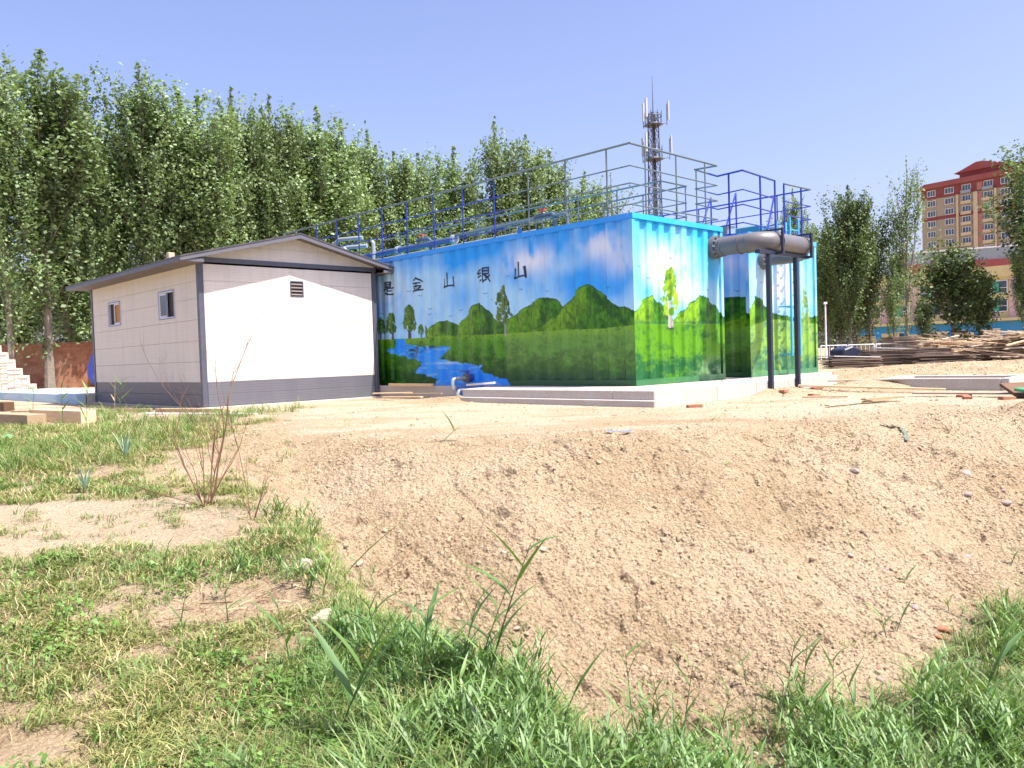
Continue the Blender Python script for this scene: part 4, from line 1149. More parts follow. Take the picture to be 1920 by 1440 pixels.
for b, d, h, kd, w, nm, lb in (
    (.375, 84, 8.0, DARKT[0], 1.1, 'elm_tree', 'far low dark tree nearest the second container corner'),
    (.398, 88, 8.5, DARKT[0], 1.2, 'elm_tree', 'far low dark tree behind the thin pale pole'),
    (.425, 86, 8.0, DARKT[0], 1.2, 'elm_tree', 'far low dark tree behind the beige wall panels'),
    (.391, 66, 11.3, POP[2], .9, 'poplar_tree', 'narrow poplar just right of the second container corner'),
    (.417, 62, 13.1, DARKT[1], .75, 'poplar_tree', 'tallest dark poplar of the clump right of the containers'),
    (.441, 64, 12.2, DARKT[1], .8, 'poplar_tree', 'dark poplar with leafy top left of the bare-branched tree'),
    (.404, 70, 10.5, DARKT[1], .9, 'poplar_tree', 'bushy dark poplar at the back of the right-hand clump'),
    (.486, 62, 15.2, SPARSE, .72, 'poplar_tree', 'sparse poplar with see-through branches left of the red tower'),
    (.470, 66, 9.0, POP[4], .9, 'poplar_tree', 'low poplar under the see-through tree, before the yellow building'),
    (.349, 70, 14.6, POP[0], .6, 'poplar_tree', 'poplar top seen through the blue roof railing'),
    (.322, 75, 14.0, SPARSE, .7, 'poplar_tree', 'thin poplar behind the left part of the blue gangway railing'),
    (.366, 72, 12.6, POP[1], .6, 'poplar_tree', 'poplar showing between the blue railings near the ladder top'),
    (.543, 52, 7.3, DARKT[0], 1.05, 'elm_tree', 'round dark green tree in front of the yellow and pink building'),
    (.575, 54, 6.0, DARKT[0], .9, 'elm_tree', 'smaller dark tree at the right foot of the round one'),
    (.508, 58, 4.4, DARKT[0], .6, 'elm_tree', 'low bushy tree before the blue ground floor'),
    (.657, 46, 12.8, POP[4], 1.25, 'poplar_tree', 'tall loose poplar at the right edge, hiding the tower side'),
    (.672, 50, 13.2, DARKT[1], 1.1, 'poplar_tree', 'dense dark poplar cut by the right edge of the photo'),
    (.634, 50, 7.0, POP[1], .9, 'poplar_tree', 'young poplar beside the pink wall at the right edge')):
    plant_tree(kd, b, d, h, lb, 'trees right of the containers', nm, w)

# ------------------------------------------------------------------ buildings beyond
def simplewall(name, col): return simple(name, col, .85, 0, .25, (.25, .2, .16), .4, .1, 6)
W_tan = simplewall('tan_render', (.33, .275, .20)); W_red = simplewall('brick_red_render', (.20, .035, .04)); W_cream = simplewall('cream_render', (.55, .44, .30))
W_yel = simplewall('yellow_render', (.62, .52, .26)); W_pink = simplewall('pink_render', (.60, .40, .42)); W_blue = simplewall('blue_render', (.03, .28, .68)); W_green = simplewall('green_panel', (.05, .38, .24))
W_rose = simplewall('rose_render', (.40, .17, .14)); W_white = simplewall('white_trim', (.72, .72, .74)); R_red = simplewall('red_roof', (.27, .06, .06))

def fbox(mb, x0, x1, y0, y1, z0, z1): mb.box(x0, x1, y0, y1, z0, z1)
# apartment tower: local x runs along the facade (left to right in view), y into the block
def facade_frame(name, p_left, p_right, label, cat):
    dx, dy = p_right[0]-p_left[0], p_right[1]-p_left[1]
    L = math.hypot(dx, dy)
    return empty(name, (p_left[0], p_left[1], 0), math.atan2(dy, dx), label, cat), L
tw, L = facade_frame('apartment_tower', (124.2, 245), (140.2, 222), 'tall tan apartment tower with red top storey and red roof', 'building')
def tp(name, mat, fn, parent=tw): b = MB(); fn(b); return b.build(name, mat, parent)
FL = 3.0; Ztop = 46.8
tp('wall', W_tan, lambda b: b.box(0, L, 0, 16, 0, Ztop-3.0))
tp('top_storey', W_red, lambda b: b.box(-.15, L+.15, -.15, 16.1, Ztop-2.95, Ztop))
tp('band', W_red, lambda b: b.box(-.12, L+.12, -.12, 16.1, Ztop-9.3, Ztop-8.4))
tp('roof', R_red, lambda b: (b.prism([(-1.2, Ztop+.02), (L+1, Ztop+.02), (L+.4, Ztop+1.5), (1.2, Ztop+1.5)], 1, -1.0, 16.5)))
tp('roof_tower', W_red, lambda b: (b.box(L*.36, L*.78, 2, 12, Ztop+1.52, Ztop+3.4), b.box(L*.8, L*1.1, 2, 12, Ztop+1.52, Ztop+3.4)))
tp('roof_hip', R_red, lambda b: b.prism([(L*.31, Ztop+3.42), (L*.83, Ztop+3.42), (L*.80, Ztop+4.0), (L*.60, Ztop+5.6), (L*.53, Ztop+5.6), (L*.38, Ztop+4.0)], 1, 1.4, 12.6))
colsx = [(.055, 2.5, 0), (.245, 2.6, 0), (.425, 2.5, 1), (.645, 2.5, 1), (.81, 2.6, 0), (1.0, 2.5, 0)]
for (a, c) in ((.365, .385), (.735, .755), (.535, .575)):
    tp('pilaster', W_cream, lambda b: b.box(L*a, L*c, -.45, -.125, 0, Ztop-3.02))
for s in range(16):
    z = Ztop-(s+1)*FL+.75
    if z < 16: break
    for cx, w, balc in colsx:
        x = cx*L*.97+.2
        win = tp('balcony_window' if balc else 'window', W_white, lambda b: (b.box(x, x+w, -.22, -.16, z-.05, z+.08), b.box(x, x+w, -.22, -.16, z+1.62, z+1.75), b.box(x, x+.12, -.22, -.16, z+.082, z+1.618), b.box(x+w-.12, x+w, -.22, -.16, z+.082, z+1.618), b.box(x+w*.36, x+w*.36+.1, -.22, -.16, z+.082, z+1.618), b.box(x+w*.66, x+w*.66+.1, -.22, -.16, z+.082, z+1.618)))
        tp('pane', M['glass'], lambda b: b.box(x+.121, x+w-.121, -.175, -.165, z+.083, z+1.617), win)
        if balc: tp('railing', W_cream if s else M['pvc_light'], lambda b: b.box(x-.15, x+w+.15, -.75, -.3, z-.75, z+.1), win)
    x = .575*L
    tp('recess', W_rose, lambda b: (b.box(x-.2, x+1.2, -.17, -.15, z-.4, z+1.7)))
# middle building
mb_, L = facade_frame('rose_building', (75, 158), (99, 146), 'rose pink block with red roof and glazed roof railing', 'building')
def mp(name, mat, fn, parent=mb_): b = MB(); fn(b); return b.build(name, mat, parent)
mp('wall', W_rose, lambda b: b.box(0, L, 0, 14, 0, 14.6))
mp('roof', R_red, lambda b: b.prism([(-.8, 14.62), (L+.8, 14.62), (L+.3, 16.2), (-.3, 16.2)], 1, -.9, 14))
mp('roof_railing', M['pvc_light'], lambda b: b.box(-.3, L, -.5, -.4, 16.22, 18.3))
mp('railing_cap', W_white, lambda b: b.box(-.3, L, -.6, -.35, 18.32, 18.6))
mp('cornice', W_pink, lambda b: b.box(-.5, L+.5, -.5, -.02, 13.9, 14.4))
for k in range(7):
    x = 1.2+k*3.7
    win = mp('window', W_white, lambda b: (b.box(x, x+2.2, -.12, -.02, 11.2, 11.35), b.box(x, x+2.2, -.12, -.02, 12.9, 13.05), b.box(x, x+.14, -.12, -.02, 11.352, 12.898), b.box(x+2.06, x+2.2, -.12, -.02, 11.352, 12.898), b.box(x+1.0, x+1.14, -.12, -.02, 11.352, 12.898)))
    mp('pane', M['glass'], lambda b: b.box(x+.141, x+2.059, -.07, -.05, 11.353, 12.897), win)
    mp('pilaster', W_pink, lambda b: b.box(x+2.75, x+3.1, -.25, -.02, 0, 13.88))
# school in yellow, pink and blue
kb, L = facade_frame('colourful_building', (54.0, 127), (71.5, 108), 'yellow, pink and blue low building with green window panels', 'building')
def kp(name, mat, fn, parent=kb): b = MB(); fn(b); return b.build(name, mat, parent)
kp('wall', W_yel, lambda b: b.box(0, L, 0, 12, 3.82, 11.2))
kp('ground_floor', W_blue, lambda b: b.box(0, L, .25, 12, 0, 3.8))
kp('parapet', W_yel, lambda b: b.box(-.2, L+.2, -.35, -.01, 9.9, 11.4))
kp('canopy', W_yel, lambda b: b.box(-.3, L+.3, -1.2, -.02, 3.85, 4.2))
for k in range(6):
    x = .8+k*4.3
    kp('pink_strip', W_pink, lambda b: b.box(x+3.1, x+3.9, -.16, -.01, 4.22, 9.88))
    kp('pink_strip', W_pink, lambda b: b.box(x+.9, x+1.7, -.14, -.01, 4.22, 5.0))
    for z in (5.1, 7.6):
        win = kp('window', W_white, lambda b: (b.box(x, x+2.9, -.12, -.02, z, z+.1), b.box(x, x+2.9, -.12, -.02, z+1.7, z+1.8), b.box(x, x+.1, -.12, -.02, z+.102, z+1.698), b.box(x+2.8, x+2.9, -.12, -.02, z+.102, z+1.698), b.box(x+.1, x+1.1, -.10, -.04, z+.75, z+.82), b.box(x+1.8, x+2.8, -.10, -.04, z+.75, z+.82)))
        kp('pane', M['glass'], lambda b: (b.box(x+.101, x+1.1, -.06, -.05, z+.103, z+1.697), b.box(x+1.8, x+2.799, -.06, -.05, z+.103, z+1.697)), win)
        kp('green_panel', W_green, lambda b: b.box(x+1.102, x+1.798, -.10, -.04, z+.103, z+1.697), win)
    kp('door' if k == 4 else 'ground_window', M['inside'] if k == 4 else M['glass'], lambda b: b.box(x+.4, x+1.8, .18, .248, 1.2 if k != 4 else .1, 2.7))
    kp('sill', W_white, lambda b: b.box(x+.3, x+1.9, .12, .246, 2.72, 2.86))
tagw = empty('low_wall', (37.5, 88, 0), math.atan2(-6, 12), 'beige garden wall panels before the blue ground floor', 'wall')
for k in range(8):
    b = MB(); b.box(k*2.3, k*2.3+1.7, 0, .25, 0, 2.0+.2*(k % 2)); b.build('wall_panel', W_cream, tagw)
    b = MB(); b.box(k*2.3+1.71, k*2.3+2.29, .08, .14, .3, 1.6); b.build('fence_panel', M['pvc_light'], tagw)
# white barrier fence by the dirt
fe = empty('barrier_fence', (15.4, 40.5, 0), math.atan2(1.0, 6), 'white tubular barrier beside the container right end', 'fence')
for k in range(3):
    x = k*1.5
    for (p, q) in (((x, 0, 0), (x, 0, 1.0)), ((x+1.4, 0, 0), (x+1.4, 0, 1.0))): b = MB(); b.tube([p, q], .03, 6); b.build('post', W_white, fe, True)
    for z in (.15, 1.0): b = MB(); b.tube([(x, 0, z), (x+1.4, 0, z)], .028, 6); b.build('rail', W_white, fe, True)
    for j in range(5): b = MB(); b.tube([(x+.23+j*.23, 0, .15), (x+.23+j*.23, 0, 1.0)], .014, 5); b.build('bar', W_white, fe, True)
lp = empty('lamp_pole', (17.4, 45, 0), 0, 'thin pale pole beside the dark trees right of the containers', 'pole')
b = MB(); b.tube([(0, 0, 0), (0, 0, 3.3)], .06, 8, True, .04); b.build('pole', W_white, lp, True)
b = MB(); b.box(-.08, .08, -.08, .08, 3.3, 3.42); b.build('cap', W_white, lp)
cv = empty('covered_machine', (16.0, 38.5, 0), .3, 'low machine under a dark blue cover behind the barrier', 'machine')
b = MB(); b.prism([(-.9, 0), (.9, 0), (.8, .55), (.3, .75), (-.2, .95), (-.7, .8)], 1, -.5, .5); b.build('cover', M['navy'], cv, False, .06)
b = MB(); b.tube([(-.6, -.52, .15), (-.6, -.6, .15)], .18, 12); b.build('wheel', M['inside'], cv, True)

# telecom mast
ma = empty('telecom_mast', (10.9, 60, 0), .35, 'lattice telecom mast with antenna panels on two levels', 'mast')
def mm(name, mat, fn, parent=ma, sm=False): b = MB(); fn(b); return b.build(name, mat, parent, sm)
def wz(z): return .50-.013*z
for k in range(4):
    sx, sy = ((1, 1), (1, -1), (-1, -1), (-1, 1))[k]
    mm('leg', M['tower_steel'], lambda b: b.tube([(sx*wz(0), sy*wz(0), 0), (sx*wz(18.4), sy*wz(18.4), 18.4)], .045, 5))
for lev in range(23):
    z0, z1 = lev*.8, lev*.8+.8
    def br(b):
        for k in range(4):
            c = ((1, 1), (1, -1), (-1, -1), (-1, 1)); a, d = c[k], c[(k+1) % 4]
            w0, w1 = wz(z0), wz(z1)
            b.tube([(a[0]*w0, a[1]*w0, z0), (d[0]*w1, d[1]*w1, z1)], .02, 4, False)
            b.tube([(d[0]*w0, d[1]*w0, z0), (a[0]*w1, a[1]*w1, z1)], .02, 4, False)
            b.tube([(a[0]*w1, a[1]*w1, z1), (d[0]*w1, d[1]*w1, z1)], .018, 4, False)
    if z1 < 18.5: mm('brace', M['tower_steel'], br)
mm('cable_run', M['inside'], lambda b: b.box(-.10, .10, -.06, .06, 0, 18.4))
for zc, rr in ((17.9, 1.0), (15.4, 1.15)):
    pf = mm('platform', M['tower_steel'], lambda b: (b.tube([(.62*math.cos(a*math.pi/6), .62*math.sin(a*math.pi/6), zc-.35) for a in range(13)], .04, 5), b.tube([(.62*math.cos(a*math.pi/6), .62*math.sin(a*math.pi/6), zc+.25) for a in range(13)], .03, 5), b.box(-.55, .55, -.55, .55, zc-.42, zc-.38)))
    for a in range(0, 360, 45):
        c, s = math.cos(math.radians(a)), math.sin(math.radians(a))
        mm('railing_post', M['tower_steel'], lambda b: b.tube([(.62*c, .62*s, zc-.35), (.62*c, .62*s, zc+.6)], .022, 4), pf)
    for i, a in enumerate((0, 125, 235)):
        c, s = math.cos(math.radians(a-20)), math.sin(math.radians(a-20))
        arm = mm('antenna_arm', M['tower_steel'], lambda b: (b.tube([(.4*c, .4*s, zc-.3), (rr*c, rr*s, zc-.25)], .03, 5), b.tube([(rr*c, rr*s, zc-.4), (rr*c, rr*s, zc+1.1)], .03, 5)))
        mm('antenna_panel', M['antenna'], lambda b: b.box(rr*c-.02+.12*c, rr*c+.10+.1*c, rr*s-.07, rr*s+.07, zc+.0+.1*(i % 2), zc+1.35+.1*(i % 2)), arm)
mm('lightning_rod', M['tower_steel'], lambda b: b.tube([(0, 0, 18.3), (0, 0, 19.2), (0, 0, 21.1)], [.045, .03, .012], 6))

# ------------------------------------------------------------------ left background: old brick wall, lime brick stack, kerb, tricycle
def brickwall_mat():
    m, t, o = nt('old_brick_wall'); p = N(t, 'BsdfPrincipled')
    v = mapped(t, (1, 1, 1))
    cx = N(t, 'SeparateXYZ'); t.links.new(v, cx.inputs[0]); cc = N(t, 'CombineXYZ'); t.links.new(cx.outputs[0], cc.inputs[0]); t.links.new(cx.outputs[2], cc.inputs[1])
    b = N(t, 'TexBrick'); t.links.new(cc.outputs[0], b.inputs['Vector']); b.inputs['Scale'].default_value = 1
    b.inputs['Brick Width'].default_value = .25; b.inputs['Row Height'].default_value = .07; b.inputs['Mortar Size'].default_value = .008
    b.inputs['Color1'].default_value = (.30, .10, .05, 1); b.inputs['Color2'].default_value = (.40, .16, .08, 1); b.inputs['Mortar'].default_value = (.22, .13, .09, 1)
    n = noise(t, 1.2, 5, .7, v)
    c = mixc(t, ramp(t, n, .45, .7), b.outputs[0], (.42, .24, .14)); c = mixc(t, ramp(t, n, .44, .3), c, (.10, .05, .035))
    t.links.new(c, p.inputs['Base Color']); p.inputs['Roughness'].default_value = .9
    t.links.new(bump(t, b.outputs['Fac'], -.5, .01), p.inputs['Normal']); t.links.new(p.outputs[0], o.inputs[0]); return m
M['oldbrick'] = brickwall_mat()
bw = empty('brick_wall', (-32, 44.5, 0), math.atan2(1.5, 14), 'old red brick wall behind the poplar trunk at left', 'wall')
b = MB(); b.box(0, 22, 0, .3, -.2, 2.3); b.build('wall', M['oldbrick'], bw)
b = MB(); b.box(-.05, 22, -.06, .36, 2.302, 2.42); b.box(-.05, 22, -.02, .32, 2.422, 2.52); b.build('coping', M['brickred'], bw)
ks = empty('brick_stack', (-22.5, 33.4, 0), THETA-.4, 'stepped stack of pale lime bricks beside the old brick wall', 'brick stack')
bm_ = MB(); bm_.box(-.118, .118, -.055, .055, 0, .058)
bme = bm_.mesh('lime_brick', M['brick_white'], False, .004)
n = 0
for lay in range(36):
    if n > 292: break
    ln = 2.75-.045*lay
    z = lay*.0615
    k = 0; x = 0
    while x < ln and n < 292:
        if x > ln-1.25 or lay > 26:
            o = link('brick', bme, ks); o.location = (x+rnd.uniform(-.01, .01), rnd.uniform(-.02, .02), z); o.rotation_euler = (0, 0, rnd.uniform(-.04, .04)+(0 if lay % 2 else 0)); n += 1
        x += .245
b = MB()
for lay in range(36):
    ln = max(.3, 2.75-.045*lay); z = lay*.0615
    for r in range(1, 4):
        for j in range(int(ln/.245)+1): b.box(j*.245-.118, j*.245+.118, r*.125-.055, r*.125+.055, z, z+.058)
    if ln-1.25 > 0 and lay <= 26:
        for j in range(int((ln-1.25)/.245)+1): b.box(j*.245-.118, j*.245+.115, -.05, .05, z, z+.058)
tag(b.build('brick_core', M['brick_white'], ks), kind='stuff')
ke = sthing('blue_kerb', -6.6, 16.6, 0, 'light blue painted low concrete kerb left of the cabin', 'kerb')
for k in range(6):
    b = SB((-6.6, 16.6, 0)); a = 14.9+k*2.0; b.box(-5.25, -5.0, a, a+1.99, -.1, .27); b.build('kerb_block', simple('pale_blue_paint_%s' % 'abcdef'[k], (.36+.05*(k % 2), .55, .68), .7, 0, .6, (.55, .55, .55), 2) if k < 5 else M['concrete_grey'], ke, False, .015)
    b = SB((-6.6, 16.6, 0)); b.box(-4.98, -2.4, a, a+1.99, .0, .25+.004*(k % 2)); b.build('kerb_top', M['concrete'], ke)
tri = empty('cargo_tricycle', (-16.35, 33.2, 0), 3.05, 'blue three-wheeler with round mirror half hidden behind the cabin', 'tricycle')
def tq(name, mat, fn, sm=True, parent=tri): b = MB(); fn(b); return b.build(name, mat, parent, sm)
tq('fairing', M['valveblue'], lambda b: b.prism([(.42, .35), (.62, .7), (.60, 1.1), (.40, 1.55), (.15, 1.9), (.05, 1.88), (.25, 1.5), (.40, 1.05), (.42, .7), (.25, .38)], 1, -.55, .55), False)
tq('windscreen', M['glass'], lambda b: b.prism([(.26, 1.5), (.05, 1.87), (.02, 1.86), (.22, 1.48)], 1, -.5, .5), False)
tq('wheel', M['inside'], lambda b: b.tube([(.35, -.06, .28), (.35, .06, .28)], .28, 20))
tq('hub', M['antenna'], lambda b: b.tube([(.35, -.07, .28), (.35, .07, .28)], .10, 12))
tq('headlight', M['antenna'], lambda b: b.tube([(.56, 0, 1.0), (.68, 0, 1.0)], .12, 14))
tq('mirror', M['antenna'], lambda b: b.box(.35, .38, -.98, -.80, 1.35, 1.68), False)
tq('mirror_arm', M['inside'], lambda b: b.tube([(.30, -.5, 1.3), (.36, -.88, 1.5)], .015, 6))
tq('cargo_bed', M['navy'], lambda b: b.box(-1.9, -.3, -.6, .6, .5, 1.0), False)
tq('seat', M['inside'], lambda b: b.box(-.35, .05, -.35, .35, .75, .9), False)

# concrete basin walls on the right
bc = site(4.844, -4.838, 0)
ba = sthing('concrete_basin', 4.84, -4.84, 0, 'low rectangular concrete basin rim at the right edge', 'basin')
bb = (4.84, -4.84, 0)
for nm, a in (('rim_wall', (4.84, 6.5, -4.84, -4.70)), ('rim_wall', (4.84, 4.98, -4.695, -2.5)), ('rim_wall', (4.985, 6.5, -2.64, -2.5)), ('rim_wall', (6.36, 6.5, -4.695, -2.645))):
    b = SB(bb); b.box(*a, -.3, .24); b.build(nm, M['concrete'], ba, False, .012)

# ------------------------------------------------------------------ timber, boards and spoil on the site
def beam(name, p, q, w, h, mat, label, cat, z=0.0, tilt=0, group=None):
    """squared timber from p to q on the ground, both (x, y)"""
    x0, y0 = p; x1, y1 = q
    g0 = float(height(x0, y0, False)); g1 = float(height(x1, y1, False))
    L_ = math.hypot(x1-x0, y1-y0)
    b = MB(); b.box(0, L_, -w/2, w/2, 0, h)
    o = b.build(name, mat, None, False, min(.004, h*.2))
    o.location = (x0, y0, g0+z)
    o.rotation_euler = (tilt, -math.atan2(g1-g0+0.0, L_), math.atan2(y1-y0, x1-x0))
    return tag(o, label, cat, group)
tm, to_ = M['timber'], M['timber_old']
beam('plank', (5.75, 16.35), (8.1, 15.2), .12, .035, tm, 'long pale plank lying past the foot of the pipe stand', 'plank', .03)
beam('plank', (6.6, 17.0), (7.9, 16.3), .10, .03, to_, 'shorter plank on rubble just above the long pale plank', 'plank', .09)
beam('plank', (4.75, 12.3), (6.15, 13.3), .09, .03, tm, 'pale plank lying slantwise in front of the pipe stand', 'plank', .02)
beam('plank', (5.5, 12.75), (6.3, 13.15), .10, .03, tm, 'short raised plank overlapping the slantwise one', 'plank', .06)
beam('plank', (5.2, 14.6), (5.9, 14.3), .07, .03, tm, 'small offcut plank below the long pale plank', 'plank', .02)
beam('plank', (7.0, 14.2), (8.6, 12.9), .22, .03, to_, 'wide grey board reaching to the right edge', 'plank', .05)
beam('board', (7.95, 13.05), (9.9, 13.5), .4, .05, M['darkboard'], 'dark brown formwork board at the right edge', 'board', .10, .5)
o = MB().box(0, .5, 0, .22, 0, .05).build('green_tray', simple('green_plastic', (.03, .30, .13), .4), None, False, .01); o.location = (8.0, 12.7, .10); o.rotation_euler = (.1, 0, .2); tag(o, 'green plastic tray on the boards at the right edge', 'tray')
for k, (x, y, r) in enumerate(((7.55, 13.6, .4), (7.35, 13.15, 1.2), (7.75, 12.75, .2), (2.95, 13.2, .1), (5.6, 15.1, .6), (5.3, 15.9, .9), (6.15, 16.4, .3))):
    o = link('brick', MB().box(-.12, .12, -.057, .057, 0, .053).mesh('brick', M['brickred'], False, .004)); o.location = (x, y, float(height(x, y))-.004); o.rotation_euler = (0, rnd.uniform(-.1, .1), r)
    tag(o, ('loose brick under the wide grey board', 'broken brick left of the dark formwork board', 'brick nearest the bank edge at right', 'single dark brick on the sand before the slab corner', 'brick beside the second stand post', 'brick between the two stand posts', 'brick at the right foot of the stand')[k], 'brick', 'loose bricks on the site')
# planks by the slab between cabin and drain pipe
def sp_(u, v): p = site(u, v); return (p[0], p[1])
beam('plank', sp_(-1.1, 6.9), sp_(-.55, 6.1), .08, .03, tm, 'short plank propped against the slab beside the cabin corner', 'plank', .14)
beam('plank', sp_(-1.1, 6.5), sp_(-1.2, 4.9), .09, .03, tm, 'plank lying flat along the slab near the drain pipe', 'plank', .06)
beam('plank', sp_(-.95, 5.9), sp_(-.8, 4.7), .05, .03, tm, 'thin batten on top of the planks near the drain pipe', 'plank', .13)
beam('plank', sp_(-.36, 4.35), sp_(-.5, 3.3), .06, .04, M['white_sheet'], 'white batten lying on the slab edge by the drain pipe', 'plank', .30)
beam('pole', sp_(-.40, 7.2), sp_(-.36, 5.55), .07, .06, M['timber'], 'rusty tube end under the painted river bank', 'tube', .30)
# left foreground timbers
beam('timber_block', (-8.9, 15.2), (-7.3, 14.0), .26, .22, tm, 'thick pale timber baulk left of the cabin base', 'timber', .0)
beam('timber_block', (-10.6, 15.6), (-7.9, 13.5), .30, .20, tm, 'longer timber baulk with split grey end in the grass', 'timber', .0)
beam('plank', (-13.0, 18.0), (-9.2, 14.9), .14, .04, tm, 'long plank running behind the timber baulks at left', 'plank', .05)
beam('plank', (-11.2, 18.2), (-7.6, 17.1), .10, .04, tm, 'plank in the weeds close to the cabin long side', 'plank', .03)
beam('plank', (-13.8, 20.4), (-12.0, 19.4), .25, .22, M['darkboard'], 'brown board at the left edge below the kerb', 'board', .0)
beam('plank', (-7.25, 16.65), (-5.55, 15.75), .16, .09, tm, 'yellow timber against the cabin front corner', 'plank', .0)
beam('plank', (-7.4, 16.3), (-4.7, 14.9), .10, .03, M['white_sheet'], 'pale batten in front of the cabin corner', 'plank', .0)

# sheet piles and board heaps at the back right
def pile(name, x, y, rz, n, size, step, label, mat, jit=.06, lean=0, top=None, z0=0.05, rot_j=.03):
    r = empty(name, (x, y, float(height(x, y, False))+z0), rz, label, 'board pile')
    for k in range(n):
        L_, W_ = size[0]*rnd.uniform(.94, 1.04), size[1]
        me = MB().box(-L_/2, L_/2, -W_/2, W_/2, 0, step*.72).mesh('board', mat)
        o = link('board', me, r); o.location = (rnd.uniform(-jit, jit)+lean*k, rnd.uniform(-jit, jit), k*step); o.rotation_euler = (rnd.uniform(-.01, .01), rnd.uniform(-.012, .012), rnd.uniform(-rot_j, rot_j))
    if top:
        me = MB().box(-top[0]/2, top[0]/2, -size[1]/2-.03, size[1]/2+.03, n*step, n*step+.03).mesh('top_sheet', M['white_sheet'])
        o = link('top_sheet', me, r); o.location = (top[1], 0, 0); o.rotation_euler = (0, .05, 0)
    return r
pile('plywood_pile', 14.6, 35.0, .05, 12, (2.2, 1.0), .035, 'low plywood pile behind the container right end', M['plywood'], top=(2.0, 0))
pile('plywood_pile', 16.7, 36.0, -.1, 18, (2.1, 1.2), .040, 'plywood pile under a white sheet, left of the taller pile', M['plywood'], top=(1.7, .1))
pile('plywood_pile', 17.9, 37.5, .08, 30, (1.3, 1.1), .042, 'tallest plywood pile in the middle of the stacks', M['plywood'], jit=.05)
pile('plywood_pile', 18.7, 36.4, -.05, 14, (1.6, 1.1), .05, 'slumped plywood pile right of the tallest one', M['plywood'], jit=.14, rot_j=.1)
pile('plywood_pile', 18.2, 34.6, .0, 9, (2.6, 1.0), .045, 'spread plywood sheets low in front of the tallest pile', M['plywood'], jit=.18, rot_j=.12)
pile('board_sheet', 22.0, 33.5, -.05, 3, (2.2, 1.2), .045, 'flat boards with a white sheet before the big timber heap', M['plywood'], jit=.1, top=(2.0, -.3), z0=.45)
pile('board_sheet', 24.3, 33.2, .06, 4, (2.0, 1.1), .05, 'few dark boards lying flat right of the white sheet', M['plywood'], jit=.2, z0=.45)
def heap(name, x, y, W_, H_, n, mats, label, dp=1.6, z0=.1):
    r = empty(name, (x, y, z0), 0, label, 'timber heap')
    for k in range(n):
        f = rnd.random()
        L_ = rnd.uniform(.45, 1.0)*W_*.8
        xx = rnd.uniform(-.5, .5)*(W_-L_*.7); yy = rnd.uniform(-.5, .5)*dp
        z = H_*f*max(.15, 1-abs(xx)/(W_*.62))
        me = MB().box(-L_/2, L_/2, -.05, .05, 0, rnd.choice((.03, .04, .06))).mesh('board', rnd.choice(mats))
        o = link('board', me, r); o.location = (xx, yy, z); o.rotation_euler = (rnd.uniform(-.3, .3), rnd.gauss(0, .09), rnd.gauss(0, .28))
    return r
heap('timber_heap', 26.0, 41, 8.5, 1.45, 260, [tm, to_, to_, M['darkboard']], 'large heap of loose used boards at the right edge', 2.4, .05)
heap('timber_heap', 22.6, 43, 4.0, 1.1, 110, [tm, tm, to_], 'small heap of pale battens between plywood and the big heap', 1.6, .1)

# ------------------------------------------------------------------ stones and litter on the bank
def stone_mesh(seed, mat, rough=.28):
    import bmesh
    bm = bmesh.new(); bmesh.ops.create_icosphere(bm, subdivisions=2, radius=1)
    r = np.random.default_rng(seed)
    dirs = r.normal(size=(9, 3)); dirs /= np.linalg.norm(dirs, axis=1)[:, None]; cut = r.uniform(.55, .95, 9)
    for v in bm.verts:
        p = np.array(v.co)
        for d, c in zip(dirs, cut):
            k = p.dot(d)
            if k > c: p = p-d*(k-c)*.9
        p *= 1+r.normal(0, .04)
        v.co = p
    me = D.meshes.new('stone'); bm.to_mesh(me); bm.free(); me.materials.append(mat)
    return me
def ground_hit(px_b, down):
    """point where a sight line with side slope px_b and fall 'down' per metre meets the ground"""
    y = 2.0
    while y < 60:
        if .9-down*y <= float(height(px_b*y, y, False)): break
        y += .02
    return (px_b*y, y, float(height(px_b*y, y)))
def sight(px, py):
    hx = px-.0314*(720-py)*0; hor = 700.5-.0314*px
    return ((px-.031*(py-hor)-960)/1527, (py-hor)/1527)
def at_px(px, py): return ground_hit(*sight(px, py))
